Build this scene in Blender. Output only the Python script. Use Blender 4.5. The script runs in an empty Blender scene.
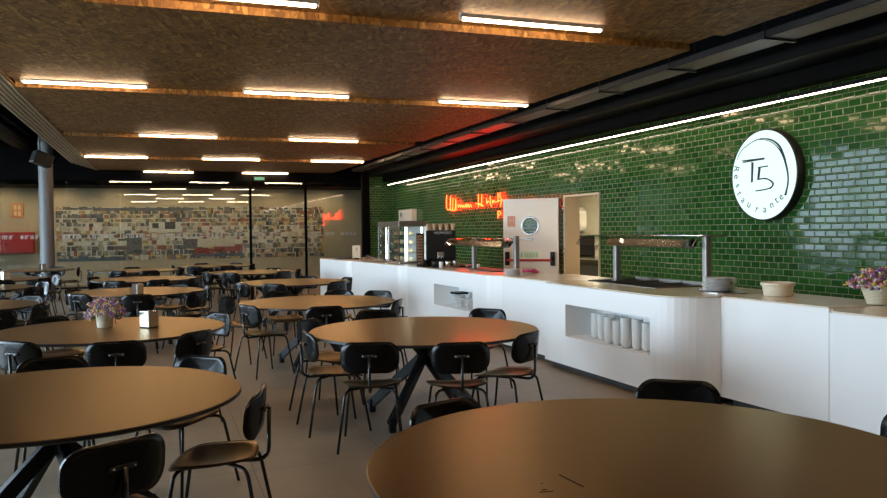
import bpy, bmesh, math, random
from mathutils import Vector, Matrix, geometry
C = bpy.context.scene.collection
PI = math.pi
R = math.radians

# ------------------------------------------------------------------ materials
def new_mat(name):
    m = bpy.data.materials.new(name); m.use_nodes = True
    nt = m.node_tree; nt.nodes.clear()
    out = nt.nodes.new('ShaderNodeOutputMaterial')
    return m, nt, out

def N(nt, t, **kw):
    n = nt.nodes.new(t)
    for k, v in kw.items():
        if k.startswith('i_'):
            n.inputs[k[2:].replace('_', ' ')].default_value = v
        else:
            setattr(n, k, v)
    return n

def L(nt, a, b): nt.links.new(a, b)

def math_n(nt, op, a, b=None, c=None):
    n = nt.nodes.new('ShaderNodeMath'); n.operation = op
    for k, v in enumerate((a, b, c)):
        if v is None: continue
        if isinstance(v, (int, float)): n.inputs[k].default_value = v
        else: L(nt, v, n.inputs[k])
    return n.outputs[0]

def plain(name, col, rough=.5, metal=0., var=.06, scale=12., spec=.5, coat=0., bump=0.):
    """principled surface with a little procedural mottling"""
    m, nt, out = new_mat(name)
    p = N(nt, 'ShaderNodeBsdfPrincipled')
    p.inputs['Roughness'].default_value = rough; p.inputs['Metallic'].default_value = metal
    p.inputs['Specular IOR Level'].default_value = spec
    p.inputs['Coat Weight'].default_value = coat
    tc = N(nt, 'ShaderNodeTexCoord')
    no = N(nt, 'ShaderNodeTexNoise'); no.inputs['Scale'].default_value = scale; no.inputs['Detail'].default_value = 4
    L(nt, tc.outputs['Object'], no.inputs['Vector'])
    mx = N(nt, 'ShaderNodeMix', data_type='RGBA')
    mx.inputs[6].default_value = tuple(c * (1 - var) for c in col) + (1,)
    mx.inputs[7].default_value = tuple(min(1, c * (1 + var)) for c in col) + (1,)
    L(nt, no.outputs['Fac'], mx.inputs[0]); L(nt, mx.outputs[2], p.inputs['Base Color'])
    if bump:
        b = N(nt, 'ShaderNodeBump'); b.inputs['Strength'].default_value = bump; b.inputs['Distance'].default_value = .002
        L(nt, no.outputs['Fac'], b.inputs['Height']); L(nt, b.outputs[0], p.inputs['Normal'])
    L(nt, p.outputs[0], out.inputs[0])
    return m

def emit(name, col, s):
    m, nt, out = new_mat(name)
    e = N(nt, 'ShaderNodeEmission'); e.inputs[0].default_value = tuple(col) + (1,); e.inputs[1].default_value = s
    L(nt, e.outputs[0], out.inputs[0]); return m

def glass(name, tint=(.93, .96, .95), ior=1.5, rough=0.0):
    m, nt, out = new_mat(name)
    t = N(nt, 'ShaderNodeBsdfTransparent'); t.inputs[0].default_value = tint + (1,)
    g = N(nt, 'ShaderNodeBsdfGlossy'); g.inputs['Roughness'].default_value = rough
    geo = N(nt, 'ShaderNodeNewGeometry'); dt = N(nt, 'ShaderNodeVectorMath', operation='DOT_PRODUCT')
    L(nt, geo.outputs['Incoming'], dt.inputs[0]); L(nt, geo.outputs['Normal'], dt.inputs[1])
    f0 = ((ior - 1) / (ior + 1)) ** 2
    sch = math_n(nt, 'POWER', math_n(nt, 'SUBTRACT', 1., math_n(nt, 'ABSOLUTE', dt.outputs['Value'])), 5.)
    fac = math_n(nt, 'ADD', math_n(nt, 'MULTIPLY', sch, 1 - f0), f0)
    mx = N(nt, 'ShaderNodeMixShader')
    L(nt, fac, mx.inputs[0]); L(nt, t.outputs[0], mx.inputs[1]); L(nt, g.outputs[0], mx.inputs[2])
    L(nt, mx.outputs[0], out.inputs[0]); return m

def film(name):
    m, nt, out = new_mat(name)
    t = N(nt, 'ShaderNodeBsdfTransparent'); d = N(nt, 'ShaderNodeBsdfDiffuse'); d.inputs[0].default_value = (.75, .73, .68, 1)
    no = N(nt, 'ShaderNodeTexNoise'); no.inputs['Scale'].default_value = 9
    mr = N(nt, 'ShaderNodeMapRange'); mr.inputs[3].default_value = .25; mr.inputs[4].default_value = .55
    mx = N(nt, 'ShaderNodeMixShader'); L(nt, no.outputs['Fac'], mr.inputs[0]); L(nt, mr.outputs[0], mx.inputs[0])
    L(nt, t.outputs[0], mx.inputs[1]); L(nt, d.outputs[0], mx.inputs[2]); L(nt, mx.outputs[0], out.inputs[0]); return m

def osb_mat(name, tone=(.80, .71, .46)):
    m, nt, out = new_mat(name)
    p = N(nt, 'ShaderNodeBsdfPrincipled'); p.inputs['Roughness'].default_value = .6
    p.inputs['Specular IOR Level'].default_value = .3
    geo = N(nt, 'ShaderNodeNewGeometry')
    wn = N(nt, 'ShaderNodeTexNoise'); wn.inputs['Scale'].default_value = 2.2; wn.inputs['Detail'].default_value = 2
    L(nt, geo.outputs['Position'], wn.inputs['Vector'])
    vals = []
    for k, (ang, sx, sy, sc) in enumerate(((8, 1, 3.2, 7.5), (-32, 1, 3.6, 8.5), (58, 1, 3., 9.5), (-75, 1, 3.4, 8.))):
        mp = N(nt, 'ShaderNodeMapping'); mp.inputs['Rotation'].default_value = (0, 0, R(ang))
        mp.inputs['Location'].default_value = (k * 3.1, k * 1.7, 0)
        mp2 = N(nt, 'ShaderNodeMapping'); mp2.inputs['Scale'].default_value = (sx, sy, 1.5)
        L(nt, geo.outputs['Position'], mp.inputs[0]); L(nt, mp.outputs[0], mp2.inputs[0])
        v = N(nt, 'ShaderNodeTexVoronoi'); v.inputs['Scale'].default_value = sc; v.inputs['Randomness'].default_value = 1
        L(nt, mp2.outputs[0], v.inputs['Vector'])
        sp = N(nt, 'ShaderNodeSeparateColor'); L(nt, v.outputs['Color'], sp.inputs[0])
        vals.append(sp)
    # top-most flake decides: pick per layer by its own random number
    cur = vals[0].outputs[0]
    for k in (1, 2, 3):
        gt = math_n(nt, 'GREATER_THAN', vals[k].outputs[1], .52)
        mx = N(nt, 'ShaderNodeMix', data_type='FLOAT')
        L(nt, gt, mx.inputs[0]); L(nt, cur, mx.inputs[2]); L(nt, vals[k].outputs[0], mx.inputs[3])
        cur = mx.outputs[0]
    fine = N(nt, 'ShaderNodeTexNoise'); fine.inputs['Scale'].default_value = 60; fine.inputs['Detail'].default_value = 3
    L(nt, geo.outputs['Position'], fine.inputs['Vector'])
    s = math_n(nt, 'ADD', math_n(nt, 'MULTIPLY', cur, .75), math_n(nt, 'MULTIPLY', fine.outputs[0], .3))
    s = math_n(nt, 'ADD', s, math_n(nt, 'MULTIPLY', math_n(nt, 'SUBTRACT', wn.outputs[0], .5), .25))
    cr = N(nt, 'ShaderNodeValToRGB')
    E = cr.color_ramp.elements
    def t(c): return tuple(a * b for a, b in zip(c, tone)) + (1,)
    E[0].position = .05; E[0].color = t((.10, .055, .022))
    E[1].position = .95; E[1].color = t((.55, .36, .18))
    for pos, c in ((.3, (.22, .118, .048)), (.55, (.30, .165, .066)), (.78, (.37, .215, .092))):
        e = cr.color_ramp.elements.new(pos); e.color = t(c)
    L(nt, s, cr.inputs[0]); L(nt, cr.outputs[0], p.inputs['Base Color'])
    b = N(nt, 'ShaderNodeBump'); b.inputs['Strength'].default_value = .35; b.inputs['Distance'].default_value = .003
    L(nt, s, b.inputs['Height']); L(nt, b.outputs[0], p.inputs['Normal'])
    L(nt, p.outputs[0], out.inputs[0]); return m

def tile_mat(name, axis):
    """glazed green metro tile in running bond; every tile sits at its own slight tilt. axis: 'Y' wall along Y, 'X' wall along X"""
    W, Hh = .152, .0755
    m, nt, out = new_mat(name)
    p = N(nt, 'ShaderNodeBsdfPrincipled'); p.inputs['Specular IOR Level'].default_value = .2
    geo = N(nt, 'ShaderNodeNewGeometry'); sp = N(nt, 'ShaderNodeSeparateXYZ'); L(nt, geo.outputs['Position'], sp.inputs[0])
    u = sp.outputs[1] if axis == 'Y' else sp.outputs[0]
    v = math_n(nt, 'DIVIDE', sp.outputs[2], Hh)
    row = math_n(nt, 'FLOOR', v)
    fv = math_n(nt, 'SUBTRACT', v, row)
    uu = math_n(nt, 'ADD', math_n(nt, 'DIVIDE', u, W), math_n(nt, 'MULTIPLY', math_n(nt, 'MODULO', row, 2.), .5))
    colm = math_n(nt, 'FLOOR', uu); fu = math_n(nt, 'SUBTRACT', uu, colm)
    # distance to the tile edge in metres
    du = math_n(nt, 'MULTIPLY', math_n(nt, 'MINIMUM', fu, math_n(nt, 'SUBTRACT', 1., fu)), W)
    dv = math_n(nt, 'MULTIPLY', math_n(nt, 'MINIMUM', fv, math_n(nt, 'SUBTRACT', 1., fv)), Hh)
    d = math_n(nt, 'MINIMUM', du, dv)
    mr = N(nt, 'ShaderNodeMapRange', interpolation_type='SMOOTHSTEP'); mr.inputs[1].default_value = .0022; mr.inputs[2].default_value = .0042
    L(nt, d, mr.inputs[0]); isT = mr.outputs[0]
    hb = N(nt, 'ShaderNodeMapRange', interpolation_type='SMOOTHSTEP'); hb.inputs[1].default_value = .001; hb.inputs[2].default_value = .012
    L(nt, d, hb.inputs[0])
    cv = N(nt, 'ShaderNodeCombineXYZ'); L(nt, colm, cv.inputs[0]); L(nt, row, cv.inputs[1])
    wn = N(nt, 'ShaderNodeTexWhiteNoise', noise_dimensions='2D'); L(nt, cv.outputs[0], wn.inputs[0])
    sc = N(nt, 'ShaderNodeSeparateColor'); L(nt, wn.outputs['Color'], sc.inputs[0])
    cr = N(nt, 'ShaderNodeValToRGB'); E = cr.color_ramp.elements
    E[0].color = (.013, .058, .011, 1); E[1].color = (.028, .098, .018, 1)
    L(nt, sc.outputs[0], cr.inputs[0])
    mx = N(nt, 'ShaderNodeMix', data_type='RGBA'); mx.inputs[6].default_value = (.20, .21, .11, 1)
    L(nt, isT, mx.inputs[0]); L(nt, cr.outputs[0], mx.inputs[7]); L(nt, mx.outputs[2], p.inputs['Base Color'])
    rr = math_n(nt, 'SUBTRACT', .75, math_n(nt, 'MULTIPLY', isT, .68)); L(nt, rr, p.inputs['Roughness'])
    b = N(nt, 'ShaderNodeBump'); b.inputs['Strength'].default_value = .8; b.inputs['Distance'].default_value = .003
    wob = N(nt, 'ShaderNodeTexNoise'); wob.inputs['Scale'].default_value = 22; wob.inputs['Detail'].default_value = 1
    L(nt, geo.outputs['Position'], wob.inputs['Vector'])
    L(nt, math_n(nt, 'ADD', hb.outputs[0], math_n(nt, 'MULTIPLY', wob.outputs[0], .04)), b.inputs['Height'])
    # tilt
    cb = N(nt, 'ShaderNodeCombineXYZ')
    t1 = math_n(nt, 'MULTIPLY', math_n(nt, 'SUBTRACT', sc.outputs[1], .5), .022)
    t2 = math_n(nt, 'MULTIPLY', math_n(nt, 'SUBTRACT', sc.outputs[2], .5), .022)
    L(nt, t1, cb.inputs[1 if axis == 'Y' else 0]); L(nt, t2, cb.inputs[2])
    va = N(nt, 'ShaderNodeVectorMath', operation='ADD'); L(nt, b.outputs[0], va.inputs[0]); L(nt, cb.outputs[0], va.inputs[1])
    vn = N(nt, 'ShaderNodeVectorMath', operation='NORMALIZE'); L(nt, va.outputs[0], vn.inputs[0])
    L(nt, vn.outputs[0], p.inputs['Normal'])
    L(nt, p.outputs[0], out.inputs[0]); return m

def floor_mat(name):
    m, nt, out = new_mat(name)
    p = N(nt, 'ShaderNodeBsdfPrincipled'); p.inputs['Roughness'].default_value = .42
    p.inputs['Specular IOR Level'].default_value = .4
    geo = N(nt, 'ShaderNodeNewGeometry')
    mp = N(nt, 'ShaderNodeMapping'); mp.inputs['Location'].default_value = (.35, .2, 0)
    L(nt, geo.outputs['Position'], mp.inputs[0])
    br = N(nt, 'ShaderNodeTexBrick'); br.offset = 0; br.inputs['Scale'].default_value = 1
    br.inputs['Brick Width'].default_value = .9; br.inputs['Row Height'].default_value = .9
    br.inputs['Mortar Size'].default_value = .003; br.inputs['Mortar Smooth'].default_value = .2
    br.inputs['Color1'].default_value = (.28, .228, .165, 1); br.inputs['Color2'].default_value = (.30, .243, .177, 1)
    br.inputs['Mortar'].default_value = (.12, .098, .07, 1)
    L(nt, mp.outputs[0], br.inputs['Vector'])
    no = N(nt, 'ShaderNodeTexNoise'); no.inputs['Scale'].default_value = 3; no.inputs['Detail'].default_value = 6
    L(nt, geo.outputs['Position'], no.inputs['Vector'])
    mx = N(nt, 'ShaderNodeMix', data_type='RGBA', blend_type='MULTIPLY'); mx.inputs[0].default_value = .35
    L(nt, br.outputs[0], mx.inputs[6]); L(nt, no.outputs['Fac'], mx.inputs[7])
    L(nt, mx.outputs[2], p.inputs['Base Color']); L(nt, p.outputs[0], out.inputs[0]); return m

def satin_mat(name, c0, c1, gloss, rough, f0=.04, f90=.85):
    """brown laminate: diffuse grain under a satin gloss tinted with the warm reflection of the ceiling"""
    m, nt, out = new_mat(name)
    tc = N(nt, 'ShaderNodeTexCoord')
    mp = N(nt, 'ShaderNodeMapping'); mp.inputs['Scale'].default_value = (2, 40, 1)
    L(nt, tc.outputs['Object'], mp.inputs[0])
    no = N(nt, 'ShaderNodeTexNoise'); no.inputs['Scale'].default_value = 3; no.inputs['Detail'].default_value = 5
    L(nt, mp.outputs[0], no.inputs['Vector'])
    cr = N(nt, 'ShaderNodeValToRGB'); E = cr.color_ramp.elements
    E[0].position = .3; E[0].color = c0 + (1,); E[1].position = .7; E[1].color = c1 + (1,)
    L(nt, no.outputs['Fac'], cr.inputs[0])
    d = N(nt, 'ShaderNodeBsdfDiffuse'); L(nt, cr.outputs[0], d.inputs[0])
    g = N(nt, 'ShaderNodeBsdfGlossy'); g.inputs[0].default_value = gloss + (1,); g.inputs['Roughness'].default_value = rough
    geo = N(nt, 'ShaderNodeNewGeometry'); dt = N(nt, 'ShaderNodeVectorMath', operation='DOT_PRODUCT')
    L(nt, geo.outputs['Incoming'], dt.inputs[0]); L(nt, geo.outputs['Normal'], dt.inputs[1])
    sch = math_n(nt, 'POWER', math_n(nt, 'SUBTRACT', 1., math_n(nt, 'ABSOLUTE', dt.outputs['Value'])), 5.)
    mx = N(nt, 'ShaderNodeMixShader'); L(nt, math_n(nt, 'ADD', math_n(nt, 'MULTIPLY', sch, f90 - f0), f0), mx.inputs[0])
    L(nt, d.outputs[0], mx.inputs[1]); L(nt, g.outputs[0], mx.inputs[2]); L(nt, mx.outputs[0], out.inputs[0])
    return m

def marble_mat(name):
    m, nt, out = new_mat(name)
    p = N(nt, 'ShaderNodeBsdfPrincipled'); p.inputs['Roughness'].default_value = .2; p.inputs['Specular IOR Level'].default_value = .35
    tc = N(nt, 'ShaderNodeNewGeometry')
    no = N(nt, 'ShaderNodeTexNoise'); no.inputs['Scale'].default_value = 2.5; no.inputs['Detail'].default_value = 8; no.inputs['Distortion'].default_value = 1.5
    L(nt, tc.outputs['Position'], no.inputs['Vector'])
    cr = N(nt, 'ShaderNodeValToRGB'); E = cr.color_ramp.elements
    E[0].position = .35; E[0].color = (.62, .53, .41, 1); E[1].position = .65; E[1].color = (.74, .65, .52, 1)
    L(nt, no.outputs['Fac'], cr.inputs[0]); L(nt, cr.outputs[0], p.inputs['Base Color'])
    L(nt, p.outputs[0], out.inputs[0]); return m

def basket_mat(name):
    m, nt, out = new_mat(name)
    p = N(nt, 'ShaderNodeBsdfPrincipled'); p.inputs['Roughness'].default_value = .7
    tc = N(nt, 'ShaderNodeTexCoord')
    w = N(nt, 'ShaderNodeTexWave', wave_type='BANDS', bands_direction='Z'); w.inputs['Scale'].default_value = 28; w.inputs['Distortion'].default_value = 1.5
    w.inputs['Detail'].default_value = 2; w.inputs['Detail Scale'].default_value = 5
    L(nt, tc.outputs['Object'], w.inputs['Vector'])
    cr = N(nt, 'ShaderNodeValToRGB'); E = cr.color_ramp.elements
    E[0].color = (.52, .44, .28, 1); E[1].color = (.82, .74, .55, 1)
    L(nt, w.outputs['Fac'], cr.inputs[0]); L(nt, cr.outputs[0], p.inputs['Base Color'])
    b = N(nt, 'ShaderNodeBump'); b.inputs['Strength'].default_value = .7; b.inputs['Distance'].default_value = .004
    L(nt, w.outputs['Fac'], b.inputs['Height']); L(nt, b.outputs[0], p.inputs['Normal'])
    L(nt, p.outputs[0], out.inputs[0]); return m

def mural_mat(name):
    m, nt, out = new_mat(name)
    p = N(nt, 'ShaderNodeBsdfPrincipled'); p.inputs['Roughness'].default_value = .6
    at = N(nt, 'ShaderNodeAttribute', attribute_name='Print')
    geo = N(nt, 'ShaderNodeNewGeometry')
    v = N(nt, 'ShaderNodeTexVoronoi', distance='CHEBYCHEV'); v.inputs['Scale'].default_value = 11
    L(nt, geo.outputs['Position'], v.inputs['Vector'])
    bw = N(nt, 'ShaderNodeSeparateColor'); L(nt, v.outputs['Color'], bw.inputs[0])
    mr = N(nt, 'ShaderNodeMapRange'); mr.inputs[3].default_value = .45; mr.inputs[4].default_value = 1.35
    L(nt, bw.outputs[0], mr.inputs[0])
    mx = N(nt, 'ShaderNodeMix', data_type='RGBA', blend_type='MULTIPLY'); 
    L(nt, at.outputs['Alpha'], mx.inputs[0]); L(nt, at.outputs['Color'], mx.inputs[6]); L(nt, mr.outputs[0], mx.inputs[7])
    L(nt, mx.outputs[2], p.inputs['Base Color']); L(nt, p.outputs[0], out.inputs[0]); return m

M = dict(
    osb=osb_mat('osb_board'),
    osb_edge=plain('osb_edge', (.40, .36, .26), .7, var=.25, scale=9),
    tile_y=tile_mat('green_tile_long_wall', 'Y'), tile_x=tile_mat('green_tile_end_wall', 'X'),
    floor=floor_mat('floor_tile'),
    void=plain('black_paint', (.003, .003, .003), .7, spec=.06),
    duct=plain('black_duct', (.002, .002, .002), .5, spec=.1),
    tray=plain('tray_steel', (.03, .031, .033), .4, metal=.8),
    table=satin_mat('table_laminate', (.040, .019, .0065), (.050, .024, .009), (1., .82, .55), .29, .04, .74),
    edge=plain('table_edge', (.012, .011, .010), .4),
    beam=plain('table_leg_steel', (.008, .008, .008), .45, spec=.25),
    ply=plain('black_plywood', (.005, .0048, .0046), .24, spec=.22, scale=30, var=.2),
    tube=plain('black_tube', (.006, .006, .006), .25, spec=.5),
    seat=satin_mat('seat_plywood', (.011, .007, .004), (.014, .009, .005), (1., .78, .52), .32, .03, .6),  # black seats; warm ceiling reflection put into the brown tone and gloss
    bracket=plain('bracket_metal', (.06, .06, .06), .25, metal=.6),
    white=plain('white_lacquer', (.90, .895, .88), .28, var=.015, scale=3),
    niche=plain('white_niche', (.76, .75, .72), .4, var=.02),
    marble=marble_mat('beige_stone'),
    kick=plain('dark_plinth', (.035, .032, .030), .5),
    steel=plain('stainless', (.62, .60, .57), .22, metal=1., var=.05, scale=6),
    steel_dark=plain('well_steel', (.30, .27, .24), .3, metal=1., var=.1),
    post=plain('post_steel', (.30, .27, .26), .42, metal=.7),
    china=plain('white_china', (.80, .79, .76), .2, var=.02),
    plate=plain('grey_plate', (.60, .57, .54), .3, var=.05),
    glass=glass('clear_glass'), thin_glass=glass('porthole_glass', (.97, .98, .97), 1.15), pane=glass('partition_glass', (.80, .82, .80), 1.55),
    window_glass=glass('window_glass', (.95, .97, .97), 1.45),
    tub=plain('cloudy_plastic', (.75, .66, .50), .3, var=.03),
    frame_black=plain('frame_black', (.002, .002, .002), .6, spec=.05),
    wall_tan=plain('wall_cream', (.62, .57, .48), .7, var=.04, scale=2),
    wall_warm=plain('wall_warm', (.50, .415, .29), .7, var=.04, scale=2),
    kitchen=plain('kitchen_paint', (.72, .66, .52), .6, var=.02),
    door=plain('door_paint', (.82, .70, .55), .4, var=.03, scale=4),
    jamb=plain('jamb_paint', (.62, .50, .33), .45, var=.03),
    red=plain('red_lacquer', (.50, .022, .02), .35, var=.05), black_plastic=plain('black_plastic', (.006, .006, .006), .4, spec=.25),
    sign_green=plain('exit_label_green', (.36, .48, .26), .5), pale_green=plain('exit_label_pale', (.66, .74, .50), .5),
    orange=plain('orange_print', (.72, .28, .10), .6), cream=plain('cream_print', (.78, .62, .36), .6),
    sign_orange=plain('orange_label', (.70, .28, .16), .6), sign_pale=plain('pale_label', (.75, .60, .45), .6),
    pole=plain('pole_paint', (.15, .15, .15), .5, var=.03),
    chrome=plain('chrome', (.55, .56, .57), .16, metal=1.),
    capsule=plain('capsule_brown', (.32, .17, .09), .3, metal=.5, var=.5, scale=60),
    grey_print=plain('grey_print', (.34, .34, .34), .5),
    basket=basket_mat('woven_basket'),
    pink=plain('pink_petals', (.50, .19, .28), .6, var=.4, scale=40), purple=plain('purple_petals', (.20, .11, .33), .6, var=.4, scale=40),
    yellow=plain('yellow_petals', (.72, .50, .10), .6, var=.3, scale=40), pale=plain('pale_petals', (.72, .66, .58), .6, var=.3, scale=40),
    leaf=plain('dry_leaf', (.16, .17, .07), .7, var=.4, scale=40), ribbon=plain('pink_ribbon', (.55, .06, .17), .5),
    cup_paper=plain('cup_paper', (.42, .30, .19), .5, var=.2, scale=30), top_cap=plain('cap_metal', (.22, .19, .17), .3, metal=.9), napkin=plain('paper_napkin', (.34, .26, .17), .7), card=plain('card_paper', (.78, .72, .54), .6),
    frost=film('frosted_film'), terrace=plain('terrace_stone', (.35, .35, .34), .8, var=.1),
    mural=mural_mat('printed_collage'),
    lamp=emit('tube_glow', (1., .67, .39), 19.), led=emit('led_glow', (1., .72, .55), 9.),
    neon=emit('neon_red', (1., .012, .002), 32.), disc=emit('sign_glow', (.74, 1., .95), .36),
    fridge_led=emit('fridge_led', (.85, .88, 1.), 5.),
    ink=plain('sign_ink', (.012, .03, .06), .5), sign_case=plain('sign_case', (.012, .011, .010), .4),
    exit_glow=emit('exit_sign_glow', (.10, .22, .12), .6),
    kitchen_lamp=emit('kitchen_lamp', (1., .84, .62), 75.),
    skin_grey=plain('housing_white', (.75, .72, .68), .4),
)

# ------------------------------------------------------------------ mesh helpers
class MB:
    """collects simple shapes and links them as one mesh object"""
    def __init__(s): s.bm = bmesh.new(); s.mi = 0
    def _faces(s, fs):
        for f in fs: f.material_index = s.mi
    def box(s, a, b, bev=0., seg=2, mat=None):
        x0, y0, z0 = [min(p, q) for p, q in zip(a, b)]; x1, y1, z1 = [max(p, q) for p, q in zip(a, b)]
        t = bmesh.new(); bmesh.ops.create_cube(t, size=1)
        for v in t.verts: v.co = Vector((x0 + (v.co.x + .5) * (x1 - x0), y0 + (v.co.y + .5) * (y1 - y0), z0 + (v.co.z + .5) * (z1 - z0)))
        if bev > 0: bmesh.ops.bevel(t, geom=t.edges[:], offset=min(bev, .45 * min(x1 - x0, y1 - y0, z1 - z0)), segments=seg, affect='EDGES', profile=.5)
        s._merge(t, mat); return s
    def _merge(s, t, mat=None):
        if mat is not None: bmesh.ops.transform(t, matrix=mat, verts=t.verts)
        mp = {v: s.bm.verts.new(v.co) for v in t.verts}
        for f in t.faces:
            try: nf = s.bm.faces.new([mp[v] for v in f.verts]); nf.material_index = s.mi; nf.smooth = f.smooth
            except ValueError: pass
        t.free()
    def tube(s, pts, r, n=10, cap=True, closed=False):
        P = [Vector(p) for p in pts]; rings = []; K = len(P)
        rr = r if isinstance(r, (list, tuple)) else [r] * K
        up = None
        for i in range(K):
            if closed: d = P[(i + 1) % K] - P[i - 1]
            else: d = (P[min(i + 1, K - 1)] - P[max(i - 1, 0)])
            d.normalize()
            if up is None: up = Vector((0, 0, 1)) if abs(d.z) < .9 else Vector((1, 0, 0))
            a = d.cross(up); 
            if a.length < 1e-5: a = d.orthogonal()
            a.normalize(); b = a.cross(d).normalized(); up = b
            rings.append([s.bm.verts.new(P[i] + (a * math.cos(2 * PI * k / n) + b * math.sin(2 * PI * k / n)) * rr[i]) for k in range(n)])
        for i in range(K if closed else K - 1):
            A, B = rings[i], rings[(i + 1) % K]
            for k in range(n):
                f = s.bm.faces.new((A[k], A[(k + 1) % n], B[(k + 1) % n], B[k])); f.smooth = True; f.material_index = s.mi
        if cap and not closed:
            s._faces([s.bm.faces.new(rings[0][::-1]), s.bm.faces.new(rings[-1])])
        return s
    def beam(s, p, q, w, h, roll=None):
        """rectangular bar from p to q; w across, h in the vertical plane"""
        p, q = Vector(p), Vector(q); d = (q - p); ln = d.length; d.normalize()
        a = d.cross(Vector((0, 0, 1)))
        if a.length < 1e-4: a = Vector((1, 0, 0))
        a.normalize(); b = a.cross(d)
        t = bmesh.new(); bmesh.ops.create_cube(t, size=1)
        bmesh.ops.scale(t, vec=(w, ln, h), verts=t.verts)
        bmesh.ops.bevel(t, geom=t.edges[:], offset=min(w, h) * .1, segments=2, affect='EDGES')
        m = Matrix((a, d, b)).transposed().to_4x4(); m.translation = (p + q) / 2
        s._merge(t, m); return s
    def lathe(s, prof, n=32, c=(0, 0, 0), smooth=True):
        c = Vector(c); rings = []
        for r, z in prof:
            if r < 1e-6: rings.append([s.bm.verts.new(c + Vector((0, 0, z)))])
            else: rings.append([s.bm.verts.new(c + Vector((r * math.cos(2 * PI * k / n), r * math.sin(2 * PI * k / n), z))) for k in range(n)])
        for A, B in zip(rings, rings[1:]):
            for k in range(n):
                a = [A[k % len(A)], A[(k + 1) % len(A)], B[(k + 1) % len(B)], B[k % len(B)]]
                u = []
                for v in a:
                    if v not in u: u.append(v)
                if len(u) > 2:
                    f = s.bm.faces.new(u); f.smooth = smooth; f.material_index = s.mi
        return s
    def prism(s, outline, lo, hi, axis='z', holes=(), bev=0.):
        """polygon (2D) with optional holes extruded from lo to hi along an axis"""
        loops = [list(outline)] + [list(h) for h in holes]
        def P(p, w):
            if axis == 'z': return Vector((p[0], p[1], w))
            if axis == 'x': return Vector((w, p[0], p[1]))
            return Vector((p[0], w, p[1]))
        t = bmesh.new()
        A = [[t.verts.new(P(p, lo)) for p in l] for l in loops]; B = [[t.verts.new(P(p, hi)) for p in l] for l in loops]
        fa = [v for l in A for v in l]; fb = [v for l in B for v in l]
        for a, b in zip(A, B):
            n = len(a)
            for k in range(n): t.faces.new((a[k], a[(k + 1) % n], b[(k + 1) % n], b[k]))
        if holes:
            tri = geometry.tessellate_polygon([[Vector((p[0], p[1], 0)) for p in l] for l in loops])
            for f in tri:
                t.faces.new([fa[i] for i in f]); t.faces.new([fb[i] for i in f][::-1])
        else:
            t.faces.new(A[0]); t.faces.new(B[0][::-1])
        bmesh.ops.recalc_face_normals(t, faces=t.faces)
        if bev:
            ed = [e for e in t.edges if len(e.link_faces) == 2 and e.calc_face_angle(0) > .9]
            bmesh.ops.bevel(t, geom=ed, offset=bev, segments=2, affect='EDGES')
        s._merge(t); return s
    def sphere(s, c, r, sub=1, sq=(1, 1, 1), rot=None):
        t = bmesh.new(); bmesh.ops.create_icosphere(t, subdivisions=sub, radius=r)
        m = Matrix.Translation(c) @ (rot.to_4x4() if rot else Matrix()) @ Matrix.Diagonal((*sq, 1))
        for f in t.faces: f.smooth = True
        s._merge(t, m); return s
    def mesh(s, name, mats):
        me = bpy.data.meshes.new(name)
        bmesh.ops.recalc_face_normals(s.bm, faces=s.bm.faces)
        s.bm.to_mesh(me); s.bm.free()
        for m in (mats if isinstance(mats, (list, tuple)) else [mats]): me.materials.append(M[m])
        return me
    def build(s, name, mats, parent=None, loc=None, rz=None):
        o = bpy.data.objects.new(name, s.mesh(name, mats)); C.objects.link(o)
        if parent is not None: o.parent = parent
        if loc is not None: o.location = loc
        if rz is not None: o.rotation_euler.z = rz
        return o

def tag(o, label=None, cat=None, group=None, kind=None):
    for k, v in (('label', label), ('category', cat), ('group', group), ('kind', kind)):
        if v: o[k] = v
    return o
def thing(name, label, cat, loc=(0, 0, 0), rz=0., group=None):
    o = bpy.data.objects.new(name, None); C.objects.link(o); o.empty_display_size = .1
    o.location = loc; o.rotation_euler = (0, 0, rz); return tag(o, label, cat, group)
def struct(o, label=None): o['kind'] = 'structure'; return tag(o, label, 'room') if label else o
def dup(root, loc, rz=0., label=None, scale=None):
    r = root.copy(); C.objects.link(r); r.location = loc; r.rotation_euler = (0, 0, rz)
    if label: r['label'] = label
    for ch in list(root.children):
        c = ch.copy(); C.objects.link(c); c.parent = r
        for g in list(ch.children):
            d = g.copy(); C.objects.link(d); d.parent = c
    return r
def text_mesh(body, size=1., depth=.0):
    cu = bpy.data.curves.new('lettering', 'FONT'); cu.body = body; cu.size = size; cu.align_x = 'CENTER'; cu.align_y = 'CENTER'; cu.extrude = depth
    o = bpy.data.objects.new('lettering', cu); C.objects.link(o)
    dg = bpy.context.evaluated_depsgraph_get()
    me = bpy.data.meshes.new_from_object(o.evaluated_get(dg)); 
    bpy.data.objects.remove(o); return me
def bez(pts, n=6):
    """round polyline through pts (Catmull-Rom)"""
    P = [Vector(p) for p in pts]; out = []
    for i in range(len(P) - 1):
        a, b, c, d = P[max(i - 1, 0)], P[i], P[i + 1], P[min(i + 2, len(P) - 1)]
        for k in range(n):
            t = k / n
            out.append(.5 * ((2 * b) + (c - a) * t + (2 * a - 5 * b + 4 * c - d) * t * t + (3 * b - a - 3 * c + d) * t ** 3))
    out.append(P[-1]); return out
def fillet(pts, r, n=5):
    P = [Vector(p) for p in pts]; out = [P[0]]
    for a, b, c in zip(P, P[1:], P[2:]):
        u = (a - b); v = (c - b); d = min(r, u.length * .48, v.length * .48)
        p, q = b + u.normalized() * d, b + v.normalized() * d
        for k in range(n + 1):
            t = k / n; out.append(p * (1 - t) ** 2 + b * 2 * t * (1 - t) + q * t * t)
    out.append(P[-1]); return out
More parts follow.
